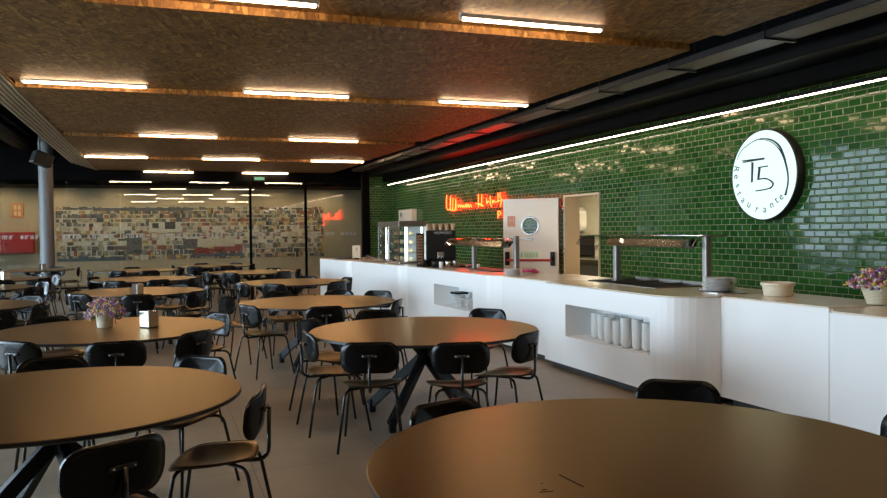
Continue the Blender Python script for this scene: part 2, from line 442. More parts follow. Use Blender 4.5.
def rrect(w, h, r, n=6):
    out = []
    for cx, cy, a0 in ((w / 2 - r, h / 2 - r, 0), (-w / 2 + r, h / 2 - r, 90), (-w / 2 + r, -h / 2 + r, 180), (w / 2 - r, -h / 2 + r, 270)):
        for k in range(n + 1):
            a = R(a0 + 90 * k / n); out.append((cx + r * math.cos(a), cy + r * math.sin(a)))
    return out

# ------------------------------------------------------------------ camera
cam_d = bpy.data.cameras.new('camera'); cam = bpy.data.objects.new('camera', cam_d); C.objects.link(cam)
bpy.context.scene.camera = cam
yaw, pit, rol = .346581, -.0234952, -.0109542
A = Matrix(((math.cos(yaw), -math.sin(yaw), 0), (math.sin(yaw), math.cos(yaw), 0), (0, 0, 1)))
B = Matrix(((1, 0, 0), (0, math.cos(pit), math.sin(pit)), (0, -math.sin(pit), math.cos(pit))))
Cc = Matrix(((1, 0, 0), (0, 0, -1), (0, 1, 0)))
D = Matrix(((math.cos(rol), -math.sin(rol), 0), (math.sin(rol), math.cos(rol), 0), (0, 0, 1)))
W = D @ Cc @ B @ A
rot = Matrix((W[0], -W[1], -W[2])).transposed()
cam.matrix_world = Matrix.Translation((0, 0, 1.55)) @ rot.to_4x4()
cam_d.sensor_width = 36; cam_d.lens = 785.15 / 887 * 36; cam_d.clip_end = 200; cam_d.clip_start = .05

# ------------------------------------------------------------------ room shell
XL, XW, YB, YF, YG = -7.5, 6.8, -5.0, 26.4, 24.6   # left wall, tiled wall, back, mural wall, glass partition
ZC = 4.3
struct(MB().box((XL - .2, YB - .2, -.1), (10.2, YF + .2, 0)).build('floor', 'floor'))
struct(MB().box((XL - .2, YB - .2, ZC), (10.2, YG + .2, ZC + .15)).build('ceiling', 'void'))
# tiled long wall with the doorway cut out
DY0, DY1, DZ = 11.24, 12.44, 2.15
struct(MB().prism([(YB, 0), (DY0, 0), (DY0, DZ), (DY1, DZ), (DY1, 0), (23.42, 0), (23.42, ZC), (YB, ZC)], XW, XW + .25, 'x').build('wall_right', 'tile_y'))
struct(MB().box((6.02, 23.3, 0), (XW, 23.42, ZC)).build('wall_far_right', 'tile_x'))
struct(MB().box((XL, YB - .2, 0), (XW + .25, YB, ZC)).build('wall_back', 'wall_tan'))
# left wall: glazing from YB to 19.6, solid beyond
WZ0, WZ1 = .12, 4.1
SPANS = [(3.7, 12.6, 4), (17.0, 21.6, 2)]
struct(MB().prism([(YB, 0), (YF, 0), (YF, ZC), (YB, ZC)], XL - .2, XL, 'x', holes=[[(a, WZ0), (b, WZ0), (b, WZ1), (a, WZ1)] for a, b, n in SPANS]).build('wall_left', 'wall_tan'))
nw = 0
for a, b, n in SPANS:
    for k in range(n):
        y0 = a + (b - a) * k / n; y1 = a + (b - a) * (k + 1) / n; nw += 1
        f = MB().prism([(y0, WZ0), (y1, WZ0), (y1, WZ1), (y0, WZ1)], XL - .14, XL - .06, 'x',
                       holes=[[(y0 + .05, WZ0 + .05), (y1 - .05, WZ0 + .05), (y1 - .05, WZ1 - .05), (y0 + .05, WZ1 - .05)]]).build('window_%d' % nw, 'frame_black')
        struct(f); MB().box((XL - .106, y0 + .04, WZ0 + .04), (XL - .094, y1 - .04, WZ1 - .04)).build('pane', 'window_glass', f)
struct(MB().box((-40, -30, -.3), (XL - .21, 50, -.12)).build('terrace_ground', 'terrace'))
# mural wall behind the glass, its ceiling and side
struct(MB().box((XL, YF, 0), (9.0, YF + .2, ZC)).build('wall_far', 'wall_warm'))
struct(MB().box((9.0, 23.42, 0), (9.2, YF, ZC)).build('wall_far_side', 'wall_tan'))
struct(MB().box((6.02, 23.42, 0), (9.2, 23.6, ZC)).build('wall_far_return', 'wall_tan'))
# glass partition: header, sill, panes, mullions
struct(MB().box((XL, YG - .06, 3.10), (6.1, YG + .06, ZC)).build('trim_1', 'frame_black'))
struct(MB().box((XL, YG - .04, 0), (6.1, YG + .04, .05)).build('trim_2', 'frame_black'))
edges = [XL, -6.2, -4.75, -2.9, -1.06, .78, 2.62, 4.31, 6.08]
random.seed(5)
for k in range(len(edges) - 1):
    w = struct(MB().box((edges[k] + .004, YG - .008, .05), (edges[k + 1] - .004, YG + .008, 3.10)).build('window_%d' % (nw + 1 + k), 'pane'))
    if k == 0: continue
    # band of frosted lettering stuck on the pane (unreadable in the photograph)
    fr = MB(); x = edges[k] + .06
    while x < edges[k + 1] - .2:
        lw = random.uniform(.06, .15)
        if random.random() < .8:
            for q in range(random.choice((2, 3))): fr.box((x + lw * q / 3, YG - .014, 1.44), (x + lw * q / 3 + .022, YG - .010, 1.54))
            if random.random() < .8: fr.box((x, YG - .014, 1.518), (x + lw, YG - .010, 1.54))
            if random.random() < .6: fr.box((x, YG - .014, 1.44), (x + lw, YG - .010, 1.462))
        x += lw + .035
    fr.build('frosted_lettering', 'frost', w)
for k, (x, hw) in enumerate(((2.62, .035), (4.31, .035))):
    struct(MB().box((x - hw, YG - .05, .05), (x + hw, YG + .05, 3.10)).build('trim_%d' % (3 + k), 'frame_black'))
struct(MB().prism([(5.80, 23.25), (6.02, 23.25), (6.3, YG + .05), (6.10, YG + .05)], 0, ZC, 'z').build('trim_5', 'frame_black'))
struct(MB().box((XL, YG + .06, 2.97), (9.0, YF, ZC)).build('ceiling_back_room', 'void'))

# ------------------------------------------------------------------ OSB ceiling (lapped boards with lit risers)
tube_rows = [-2.6, 1.9, 6.27, 10.36, 15.42, 19.92, 24.39]
X0, X1 = -1.62, 5.12
cl = [(-4.6, 3.42)]
lips = [y + .45 for y in tube_rows]
for a, b in zip(lips, lips[1:]):
    cl += [(a, 3.425), (a + .001, 3.36)]
    nb = 5 if b - a > 4.3 else 4; c = b - .52
    for k in range(1, nb):
        y1 = a + (c - a) * k / nb
        cl += [(y1, 3.36 + .006 * (k - 1)), (y1 + .001, 3.36 + .006 * k)]
    cl += [(c, 3.36 + .006 * (nb - 1)), (c + .001, 3.425)]
cl = [p for p in cl if p[0] < 24.45] + [(24.5, 3.42)]
m_ = MB()
va = [[m_.bm.verts.new((x, y, z)) for y, z in cl] for x in (X0, X1)]
vt = [[m_.bm.verts.new((x, y + .02, z + .03)) for y, z in cl] for x in (X0, X1)]
for i in range(len(cl) - 1):
    m_.bm.faces.new((va[0][i], va[0][i + 1], va[1][i + 1], va[1][i])); m_.bm.faces.new((vt[0][i], vt[1][i], vt[1][i + 1], vt[0][i + 1]))
    for s_ in (0, 1): m_.bm.faces.new((va[s_][i], vt[s_][i], vt[s_][i + 1], va[s_][i + 1]))
for i in (0, -1): m_.bm.faces.new((va[0][i], va[1][i], vt[1][i], vt[0][i]))
struct(m_.build('ceiling_boards', 'osb'))
# lapped edge strips along the left side, splaying outward and chamfered at the far end
for k in range(12):
    a0, a1 = k / 12, (k + 1) / 12
    def xo(y, t): return X0 - t * (.25 + .17 * (y + 4) / 28)
    def ye(t): return 24.45 - 3.2 * t
    z = 3.36 - (.004 * k if k % 2 else .004 * k - .008)
    struct(MB().prism([(xo(-4, a0), -4), (xo(-4, a1), -4), (xo(ye(a1), a1), ye(a1)), (xo(ye(a0), a0), ye(a0))], z, z + .02, 'z').build('trim_%d' % (30 + k), 'osb_edge' if k % 2 else 'osb'))

# tube lights
def make_light(length):
    t = bpy.data.objects.new('ceiling_tube_light', None); C.objects.link(t)
    MB().tube([(.03, 0, 0), (length - .03, 0, 0)], .019, 14).build('tube', 'lamp', t)
    MB().box((0, -.050, .024), (length, .016, .07), .006).box((0, -.030, .004), (length, -.0225, .03), .002).build('housing', 'skin_grey', t)
    for x in (0, length - .03): MB().box((x, -.016, -.016), (x + .03, .016, .03), .005).build('end_cap', 'skin_grey', t)
    return t
proto = make_light(1.40)
rows = [(1.9, [(-1.5, 'leftmost of three above the viewer'), (1.03, 'middle of three above the viewer'), (3.68, 'rightmost of three above the viewer')]),
        (6.27, [(-.17, 'left one in the nearest row'), (2.43, 'right one in the nearest row')]),
        (10.36, [(-1.50, 'leftmost in the second row'), (1.03, 'middle one in the second row'), (3.68, 'rightmost in the second row')]),
        (15.42, [(-.335, 'left one in the third row'), (2.385, 'right one in the third row')]),
        (19.92, [(-1.62, 'leftmost in the fourth row'), (.99, 'middle one in the fourth row'), (3.63, 'rightmost in the fourth row')]),
        (24.39, [(-.42, 'left one in the farthest row'), (2.36, 'right one in the farthest row')])]
first = True
for y, xs in rows:
    for x, w in xs:
        o = proto if first else dup(proto, (0, 0, 0)); first = False
        o.location = (x, y, 3.355)
        tag(o, 'lit tube light under the chipboard ceiling, ' + w, 'ceiling light', 'tube lights under the chipboard ceiling')

# black soffit, duct, cable tray, LED line over the tiles
tag(MB().box((5.95, -4, 3.22), (6.42, 23.2, 3.75), .02).build('ventilation_duct', 'duct'), 'long black ventilation duct between cable tray and tiled wall', 'duct')
struct(MB().box((6.44, -4.9, 3.06), (6.62, 23.25, ZC)).build('trim_13', 'void'))
t = thing('cable_tray', 'hanging grey metal cable tray along the right ceiling edge', 'cable tray', (0, 0, 0))
m_ = MB(); m_.box((5.30, -3, 3.30), (5.62, 22.5, 3.305)); m_.box((5.30, -3, 3.30), (5.306, 22.5, 3.37)); m_.box((5.614, -3, 3.30), (5.62, 22.5, 3.37))
m_.build('channel', 'tray', t)
for k in range(13):
    y = 4.4 + k * 1.45
    MB().tube([(5.29, y, 3.28), (5.29, y, ZC)], .006, 6).tube([(5.63, y, 3.28), (5.63, y, ZC)], .006, 6).box((5.27, y - .02, 3.28), (5.65, y + .02, 3.296)).build('hanger', 'tray', t)
t = thing('led_strip_light', 'thin glowing light line running along the top of the green tiled wall', 'strip light', (6.5, 0, 2.95))
MB().box((-.022, -3.5, 0), (.022, 22.85, .04)).build('profile', 'duct', t)
MB().box((-.009, -3.5, -.010), (.009, 22.85, 0)).build('diffuser', 'led', t)
for k in range(6): MB().tube([(0, 1 + k * 4.2, .04), (0, 1 + k * 4.2, .12)], .006, 6).build('hanger', 'duct', t)

# left column, speaker, exit sign
tag(MB().lathe([(.165, 0), (.165, ZC)], 28).build('column', 'pole', loc=(-2.62, 21.6, 0)), 'round grey column standing before the glass partition', 'column')
t = thing('loudspeaker', 'black loudspeaker hung under the dark ceiling by the column', 'loudspeaker', (-2.12, 17., 3.02), R(25))
MB().box((-.17, -.14, -.12), (.17, .14, .12), .015, 2, Matrix.Rotation(R(20), 4, 'Y')).build('cabinet', 'black_plastic', t)
MB().tube([(0, .1, .1), (0, .1, ZC - 3.02)], .012, 8).build('mounting_rod', 'black_plastic', t)
for i, (x, z, w) in enumerate(((-3.4, 4.05, .5), (-4.9, 4.125, .35))):
    tag(MB().tube([(x, -3, z), (x, 24.4, z)], w / 2, 16).build('round_duct', 'duct'), ('wide' if i == 0 else 'slim outer') + ' round black duct above the left side of the hall', 'duct')
t = thing('exit_sign', 'small dark green sign under the ceiling by the glass partition', 'sign', (2.88, 24.40, 3.19))
MB().box((-.17, -.02, -.06), (.17, .02, .06), .005).build('case', 'sign_case', t)
MB().box((-.15, -.024, -.045), (.15, -.0205, .045)).build('face', 'exit_glow', t)
MB().box((-.01, -.01, .06), (.01, .01, .3)).build('stem', 'sign_case', t)

# ------------------------------------------------------------------ things behind the glass
random.seed(11)
gx, gz = 260, 52
mx0, mx1, mz0, mz1 = -2.95, 5.22, .73, 2.40
paper = ((.56, .52, .43), .06)
cells = [[paper] * gz for _ in range(gx)]
lit = [((.60, .57, .49), .15), ((.52, .47, .38), .25), ((.62, .59, .53), .1)]
deep = [((.06, .065, .07), .9), ((.16, .15, .14), 1), ((.28, .26, .23), 1), ((.10, .13, .16), .9), ((.38, .24, .12), .9), ((.30, .09, .06), .8), ((.46, .34, .13), .9), ((.36, .32, .25), 1), ((.20, .19, .17), 1), ((.42, .37, .28), 1)]
j = 0
while j < gz:
    hh = random.choice((3, 4, 4, 5)); hh = min(hh, gz - j)
    p_deep = (.97, .95, .85, .55, .5, .75, .55, .85, .97, .97, .98, .98)[min(11, j * 12 // gz)]
    i = 0
    while i < gx:
        ww = random.choice((2, 3, 3, 4, 5, 6)); gap = random.choice((0, 0, 1))
        c = random.choice(deep) if random.random() < p_deep else random.choice(lit)
        top = hh - random.choice((0, 0, 1, 1))
        for p in range(i, min(gx, i + ww)):
            for q in range(j, min(gz, j + max(2, top))): cells[p][q] = c
        if c in deep and ww >= 5 and random.random() < .5:        # an inner picture
            c2 = random.choice(deep + lit)
            for p in range(i + 1, min(gx, i + ww - 1)):
                for q in range(j + 1, min(gz, j + max(2, top) - 1)): cells[p][q] = c2
        i += ww + gap
    j += hh
def rect(x0, x1, z0, z1, c, a):
    for p in range(int((x0 - mx0) / (mx1 - mx0) * gx), int((x1 - mx0) / (mx1 - mx0) * gx)):
        for q in range(int((z0 - mz0) / (mz1 - mz0) * gz), int((z1 - mz0) / (mz1 - mz0) * gz)):
            if 0 <= p < gx and 0 <= q < gz: cells[p][q] = (c, a)
rect(-.3, .65, 1.62, 1.95, (.60, .58, .52), .1); rect(-.2, .0, 1.75, 1.9, (.06, .06, .06), .9); rect(.18, .5, 1.72, 1.92, (.06, .06, .06), .9)
rect(1.65, 2.55, .98, 1.2, (.30, .06, .05), .5); rect(1.05, 1.5, .9, 1.1, (.30, .06, .05), .5); rect(1.0, 2.6, .80, .90, (.10, .13, .18), .4)
rect(-.95, -.5, .95, 1.55, (.11, .12, .12), .9); rect(.7, 1.15, 1.1, 1.4, (.10, .10, .10), .6); rect(1.15, 2.3, 1.12, 1.38, (.58, .53, .42), .2)
rect(-2.9, -1.0, .73, .83, (.10, .14, .17), .4); rect(-1.9, .9, 2.28, 2.38, (.10, .12, .14), .5)
m_ = MB(); V = [[m_.bm.verts.new((mx0 + (mx1 - mx0) * i / gx, YF - .012, mz0 + (mz1 - mz0) * j / gz)) for j in range(gz + 1)] for i in range(gx + 1)]
lay = m_.bm.loops.layers.float_color.new('Print')
for i in range(gx):
    for j in range(gz):
        f = m_.bm.faces.new((V[i][j], V[i + 1][j], V[i + 1][j + 1], V[i][j + 1]))
        c, a = cells[i][j]
        k = random.Random(i * 97 + j).uniform(.88, 1.1)
        for l in f.loops: l[lay] = (c[0] * k, c[1] * k, c[2] * k, a)
ext = bmesh.ops.extrude_face_region(m_.bm, geom=m_.bm.faces[:])
for v in [g for g in ext['geom'] if isinstance(g, bmesh.types.BMVert)]: v.co.y += .010
tag(m_.build('wall_mural', 'mural'), 'wide printed collage of pictures and clippings on the wall behind the glass', 'mural')
t = thing('red_cabinet', 'red wall cabinet behind the glass at the far left', 'cabinet', (-4.35, YF - .149, 1.33))
MB().box((-.82, -.14, -.31), (.82, .147, .31), .01).build('body', 'red', t)
for x in (-.41, .41): 
    d = MB().box((x - .4, -.155, -.3), (x + .4, -.142, .3), .004).build('door', 'red', t)
    MB().box((x * .25 - .03, -.175, -.06), (x * .25 + .03, -.156, -.03)).build('handle', 'black_plastic', d)
t = thing('wall_poster', 'small orange picture with pale window shapes, above the red cabinet', 'picture', (-3.98, YF - .02, 2.29))
MB().box((-.16, -.012, -.21), (.16, .018, .21)).build('panel', 'orange', t)
m_ = MB()
for a in (-.09, .02):
    for b in (-.16, .02): m_.box((a, -.015, b), (a + .07, -.0125, b + .13))
m_.build('printed_windows', 'cream', t)

# ------------------------------------------------------------------ kitchen seen through the doorway
struct(MB().prism([(9.5, 0), (18., 0), (18., 2.7), (9.5, 2.7)], 9.6, 9.8, 'x').build('wall_kitchen', 'kitchen'))
struct(MB().box((XW + .25, 18., 0), (9.8, 18.2, 2.7)).build('wall_kitchen_far', 'kitchen'))
struct(MB().box((XW + .25, 9.3, 0), (9.8, 9.5, 2.7)).build('wall_kitchen_near', 'kitchen'))
struct(MB().box((XW + .25, 9.3, 2.7), (9.8, 18.2, 2.8)).build('ceiling_kitchen', 'kitchen'))
t = thing('kitchen_ceiling_light', 'kitchen ceiling light behind the doorway', 'ceiling light', (8.3, 13.6, 2.66))
MB().box((-.15, -.6, 0), (.15, .6, .04)).build('housing', 'skin_grey', t); MB().box((-.13, -.58, -.012), (.13, .58, 0)).build('diffuser', 'kitchen_lamp', t)
# door frame and open leaf
f = struct(MB().prism([(DY0, 0), (DY0, DZ), (DY1, DZ), (DY1, 0), (DY1 - .05, 0), (DY1 - .05, DZ - .035), (DY0 + .03, DZ - .035), (DY0 + .03, 0)], XW - .03, XW + .27, 'x').build('trim_20', 'jamb'))
m_ = MB()
for k in range(3): m_.tube([(XW - .035, DY1 - .02, .35 + k * .75), (XW - .035, DY1 - .02, .47 + k * .75)], .014, 8)
m_.build('hinge', 'steel', f)
hx, hy = 6.70, 12.49; fx, fy = 5.95, 13.2
ang = math.atan2(fy - hy, fx - hx); Ld = math.hypot(fx - hx, fy - hy)
leaf = struct(bpy.data.objects.new('door_1', None)); C.objects.link(leaf); leaf.location = (hx, hy, 0); leaf.rotation_euler.z = ang
hole = [(.52 + .15 * math.cos(2 * PI * k / 32), 1.62 + .15 * math.sin(2 * PI * k / 32)) for k in range(32)]
# local +y of the leaf points away from the hall viewer when ang > 90 deg; the visible face is +y -> rotate sign below
MB().prism([(0, .01), (Ld, .01), (Ld, 2.11), (0, 2.11)], -.025, .025, 'y', holes=[hole]).build('leaf', 'door', leaf)
ring = MB(); ring.tube([(.52 + .155 * math.cos(2 * PI * k / 32), .027, 1.62 + .155 * math.sin(2 * PI * k / 32)) for k in range(32)], .016, 8, closed=True)
ring.build('porthole_ring', 'chrome', leaf)
m_ = MB(); m_.prism([(x, z) for x, z in hole], -.004, .004, 'y'); m_.build('porthole_glass', 'thin_glass', leaf)
bar = MB().tube([(.10, .10, 1.0), (Ld - .08, .10, 1.0)], .022, 10).build('push_bar', 'red', leaf)
for x in (.10, Ld - .08):
    MB().box((x - .04, .026, .90), (x + .04, .08, 1.15), .014).tube([(x, .06, 1.07), (x, .115, 1.0)], .02, 8).build('bar_bracket', 'black_plastic', leaf)
MB().box((.34, .0255, .985), (.72, .029, 1.16)).build('exit_label', 'pale_green', leaf)
m_ = MB()
for k, (a, b) in enumerate(((.665, .70), (.60, .63), (.555, .585), (.515, .545), (.475, .505), (.43, .46), (.385, .415))):
    m_.box((a, .0295, 1.045), (b, .0305, 1.125))
m_.box((.36, .0295, 1.135), (.70, .0305, 1.142)); m_.box((.36, .0295, 1.0), (.70, .0305, 1.008)); m_.build('exit_label_print', 'sign_green', leaf)
MB().box((.80, .0255, 1.60), (.95, .029, 1.80)).build('fire_label', 'sign_orange', leaf)
m_ = MB(); m_.box((.825, .0295, 1.72), (.925, .0305, 1.725)); m_.box((.825, .0295, 1.66), (.833, .0305, 1.78)); m_.box((.90, .0295, 1.66), (.908, .0305, 1.775)); m_.box((.82, .0295, 1.61), (.93, .0305, 1.618))
m_.build('fire_label_print', 'sign_pale', leaf)
# kitchen contents
t = thing('towel_dispenser', 'rounded white dispenser on the kitchen wall beyond the open doorway', 'dispenser', (9.6, 16.72, 1.78))
MB().prism([(q[0], q[1]) for q in rrect(.50, .62, .2)], -.24, 0, 'x', bev=.03).build('cover', 'china', t)
t = thing('kitchen_counter', 'steel kitchen worktop with dark cabinet seen through the doorway', 'counter', (9.25, 15.6, 0))
MB().box((-.3, -1.6, .04), (.33, 1.6, .86)).build('cabinet', 'kick', t); MB().box((-.34, -1.65, .86), (.34, 1.65, .90), .006).build('worktop', 'steel', t)
t = thing('kitchen_oven', 'dark kitchen appliance standing on the steel worktop beyond the doorway', 'appliance', (9.25, 16.35, .90))
MB().box((-.25, -.32, .03), (.3, .32, .5), .015).build('body', 'black_plastic', t); MB().box((-.262, -.26, .08), (-.25, .14, .44)).build('door', 'steel_dark', t)
MB().box((-.28, -.24, .02), (.28, .3, .03)).build('feet', 'black_plastic', t)
tag(MB().box((9.52, 14.6, 1.18), (9.598, 16.0, 1.22)).build('wall_shelf', 'china'), 'narrow white ledge on the kitchen wall above the worktop', 'shelf')

# ------------------------------------------------------------------ serving counters
ZT = .95
def arc(cx, cy, r, a0, a1, n=10): return [(cx + r * math.cos(R(a0 + (a1 - a0) * k / n)), cy + r * math.sin(R(a0 + (a1 - a0) * k / n))) for k in range(n + 1)]
def inset(poly, d):
    cx = sum(p[0] for p in poly) / len(poly); out = []
    n = len(poly); area = sum(poly[i][0] * poly[(i + 1) % n][1] - poly[(i + 1) % n][0] * poly[i][1] for i in range(n))
    sg = 1 if area > 0 else -1
    for i in range(n):
        a, b, c = Vector(poly[i - 1]), Vector(poly[i]), Vector(poly[(i + 1) % n])
        u = (b - a).normalized(); v = (c - b).normalized()
        n1 = Vector((-u.y, u.x)) * sg; n2 = Vector((-v.y, v.x)) * sg
        w = (n1 + n2); w = w / max(.3, (1 + n1.dot(n2)))
        out.append(tuple(b + w * d))
    return out
def counter(label, poly, niche=None, well=None):
    """poly anticlockwise seen from above. niche: (index of the edge, y0, y1, z0, z1, depth) on an edge that runs along Y"""
    t = thing('serving_counter', label, 'counter', (0, 0, 0), 0, 'white serving counter units')
    z0, z1 = .07, ZT - .012
    m_ = MB(); n = len(poly)
    lo = [m_.bm.verts.new((p[0], p[1], z0)) for p in poly]; hi = [m_.bm.verts.new((p[0], p[1], z1)) for p in poly]
    ni = niche[0] if niche else -1
    for k in range(n):
        if k == ni: continue
        f = m_.bm.faces.new((lo[k], lo[(k + 1) % n], hi[(k + 1) % n], hi[k]))
    if niche:
        k, y0, y1, na, nb, dp = niche
        a, b = Vector(poly[k]), Vector(poly[(k + 1) % n])
        def on(y): 
            s = (y - a.y) / (b.y - a.y); return a + (b - a) * s
        # y runs down the edge from a to b
        if a.y > b.y: ya, yb = max(y0, y1), min(y0, y1)
        else: ya, yb = min(y0, y1), max(y0, y1)
        pa, pb = on(ya), on(yb)
        q = {}
        for nm, p in (('a', pa), ('b', pb)):
            for zz, z in (('l', na), ('h', nb)):
                q[nm + zz] = m_.bm.verts.new((p.x, p.y, z)); q[nm + zz + 'i'] = m_.bm.verts.new((p.x + dp, p.y, z))
        F = m_.bm.faces.new
        la, lb, ha, hb = lo[k], lo[(k + 1) % n], hi[k], hi[(k + 1) % n]
        F((la, lb, q['bl'], q['al'])); F((q['ah'], q['bh'], hb, ha)); F((la, q['al'], q['ah'], ha)); F((q['bl'], lb, hb, q['bh']))
        F((q['al'], q['bl'], q['bli'], q['ali'])); F((q['ah'], q['ahi'], q['bhi'], q['bh'])); F((q['al'], q['ali'], q['ahi'], q['ah'])); F((q['bl'], q['bh'], q['bhi'], q['bli']))
        F((q['ali'], q['bli'], q['bhi'], q['ahi']))
    m_.bm.faces.new(lo[::-1])
    if not well: m_.bm.faces.new(hi)
    m_.build('body', 'white', t)
    MB().prism(inset(poly, .07), 0, z0 + .005, 'z').build('plinth', 'kick', t)
    top = inset(poly, .012)
    MB().prism(top, z1 + .0005, ZT, 'z', holes=[well] if well else ()).build('worktop', 'marble', t)
    return t
U = {}
U[1] = counter('white serving counter unit at the far end, farthest from the viewer', [(3.42, 17.75), (3.60, 16.1)] + arc(3.98, 16.08, .38, 180, 270)[1:] + [(4.5, 15.70), (4.5, 17.75)])
U[2] = counter('white serving counter unit carrying the glass display case', [(3.68, 15.70), (3.90, 13.32)] + arc(4.30, 13.30, .40, 180, 270)[1:] + [(4.68, 12.90), (4.68, 15.70)])
U[3] = counter('white serving counter unit with a niche of stacked plates, below the coffee machine', [(3.99, 12.90), (4.10, 9.72)] + arc(4.50, 9.72, .40, 180, 270)[1:] + [(4.95, 9.32), (4.95, 12.90)],
               niche=(0, 10.14, 11.63, .40, .72, .42))
U[4] = counter('narrow plain white counter unit in front of the open door', [(4.17, 9.32), (4.24, 8.03), (5.2, 8.03), (5.2, 9.32)])
U[5] = counter('white serving counter unit with a niche of stacked bowls', [(4.12, 8.03), (4.16, 6.02)] + arc(4.56, 6.02, .40, 180, 270)[1:] + [(5.45, 5.62), (5.45, 8.03)],
               niche=(0, 6.04, 7.56, .39, .735, .40), well=[(4.62, 6.62), (5.28, 6.62), (5.28, 8.0 - .06), (4.62, 8.0 - .06)][::-1])
U[6] = counter('recessed plain white counter unit under the plastic tub', [(4.60, 5.62), (4.66, 4.50), (5.4, 4.50), (5.4, 5.62)])
U[7] = counter('white counter unit at the right edge of the photo, under the flower basket', [(5.36, 1.5), (5.36, 4.42), (4.60, 4.42), (4.515, 4.33)] + arc(4.515, 4.27, .06, 90, 180)[1:] + [(4.47, 3.8), (4.47, 1.5)])
# hot-food wells sunk in the worktop
t = thing('hot_food_well', 'steel hot food wells sunk in the counter under the right heat lamp', 'food well', (0, 0, 0))
for y0, y1 in ((6.63, 7.05), (7.06, 7.48), (7.49, 7.93)):
    w = MB(); a, b = (4.63, y0, .78), (5.27, y1, .955)
    w.box((a[0], y0, .78), (b[0], y1, .785))
    w.box((a[0], y0, .785), (a[0] + .006, y1, .955)); w.box((b[0] - .006, y0, .785), (b[0], y1, .985)); w.box((a[0] + .006, y0, .785), (b[0] - .006, y0 + .006, .965)); w.box((a[0] + .006, y1 - .006, .785), (b[0] - .006, y1, .965))
    w.build('pan', 'steel_dark', t)

# bowls in the niche (nine stacks), plates in the other niche
def bowl_me(r=.056, h=.052):
    return MB().lathe([(0, .004), (r * .5, .004), (r * .52, 0), (r * .60, 0), (r * .9, h * .5), (r, h), (r * 1.0, h + .003), (r * .95, h), (r * .84, h * .5), (r * .5, .010), (0, .010)], 20).mesh('bowl', 'china')
bm_ = bowl_me()
ords = ['lowest', 'second', 'third', 'fourth', 'fifth', 'sixth', 'seventh', 'eighth', 'ninth', 'tenth', 'eleventh', 'twelfth']
st = [(7.27, 4.34, 11), (7.145, 4.34, 11), (7.02, 4.36, 11), (6.885, 4.26, 11), (6.725, 4.26, 10), (6.565, 4.25, 12), (6.415, 4.28, 12), (6.28, 4.30, 11), (6.155, 4.33, 11)]
sn = ['first', 'second', 'third', 'fourth', 'fifth', 'sixth', 'seventh', 'eighth', 'ninth']
for i, (y, x, n) in enumerate(st):
    for k in range(n):
        o = bpy.data.objects.new('bowl', bm_); C.objects.link(o); o.location = (x, y, .3915 + k * .0215); o.rotation_euler.z = k * .7
        tag(o, 'white bowl, %s from the bottom of the %s stack from the left in the niche' % (ords[k] if k else 'one', sn[i]) if k else 'white bowl at the bottom of the %s stack from the left in the niche' % sn[i], 'bowl', 'bowls stacked in the counter niche')
def plate_me(r, m='china', h=.016):
    return MB().lathe([(0, .003), (r * .55, .003), (r * .57, 0), (r * .63, 0), (r * .70, .005), (r, h), (r, h + .003), (r * .70, .009), (r * .62, .006), (0, .006)], 28).mesh('plate', m)
pm = plate_me(.11)
for i, (y, x, n) in enumerate(((11.15, 4.28, 8), (10.87, 4.26, 7), (10.59, 4.26, 7), (10.31, 4.27, 7))):
    for k in range(n):
        o = bpy.data.objects.new('plate', pm); C.objects.link(o); o.location = (x, y, .4015 + k * .020)
        tag(o, ('white plate, %s from the bottom of the %s stack in the plate niche' % (ords[k], sn[i])) if k else 'white plate at the bottom of the %s stack in the plate niche' % sn[i], 'plate', 'plates stacked in the far niche')
tag(MB().box((4.17, 11.03, .582), (4.38, 11.27, .615), .01).build('cutlery_box', 'black_plastic'), 'dark box lying on the first plate stack in the far niche', 'box')

# worktop clutter -------------------------------------------------
pg = plate_me(.145, 'plate', .014); random.seed(3)
t = thing('oval_tray', 'oval dark steel tray under the grey plate stack beside the right heat lamp', 'tray', (4.90, 5.95, ZT))
MB().prism([(.27 * math.cos(2 * PI * k / 32) * .75, 0.235 * math.sin(2 * PI * k / 32)) for k in range(32)], .001, .010, 'z', bev=.003).build('dish', 'steel_dark', t)
for k in range(9):
    o = bpy.data.objects.new('plate', pg); C.objects.link(o)
    o.location = (4.88 + random.uniform(-.012, .012), 5.98 + random.uniform(-.012, .012), ZT + .011 + k * .0135)
    tag(o, ('grey plate, %s from the bottom of the stack right of the heat lamp post' % ords[k]) if k else 'grey plate at the bottom of the stack right of the heat lamp post', 'plate', 'grey plates stacked right of the heat lamp')
pl = plate_me(.125, 'plate', .014)
for k in range(6):
    o = bpy.data.objects.new('plate', pl); C.objects.link(o); o.location = (4.40, 9.48, ZT + .001 + k * .0125)
    tag(o, ('pale plate, %s from the bottom of the stack before the open door' % ords[k]) if k else 'pale plate at the bottom of the stack before the open door', 'plate', 'pale plates stacked before the open door')
t = thing('plastic_tub', 'round cloudy plastic tub with rim on the recessed counter', 'tub', (5.06, 5.44, ZT))
MB().lathe([(0, .001), (.112, .001), (.118, .006), (.128, .085), (.128, .088), (.122, .088), (.112, .010), (0, .006)], 36).build('bowl', 'tub', t)
MB().lathe([(.124, .086), (.142, .092), (.143, .116), (.138, .118), (.136, .096), (.122, .090)], 36).build('rim', 'tub', t)
# red cloth behind the left plates
m_ = MB()
for k in range(7): m_.sphere((random.uniform(-.09, .09), random.uniform(-.05, .05), .018 + random.uniform(0, .025)), .05, 2, (1.2, .9, .45))
tag(m_.build('folded_cloth', 'ribbon', loc=(4.78, 9.75, ZT)), 'crumpled crimson cloth on the counter behind the pale plates', 'cloth')

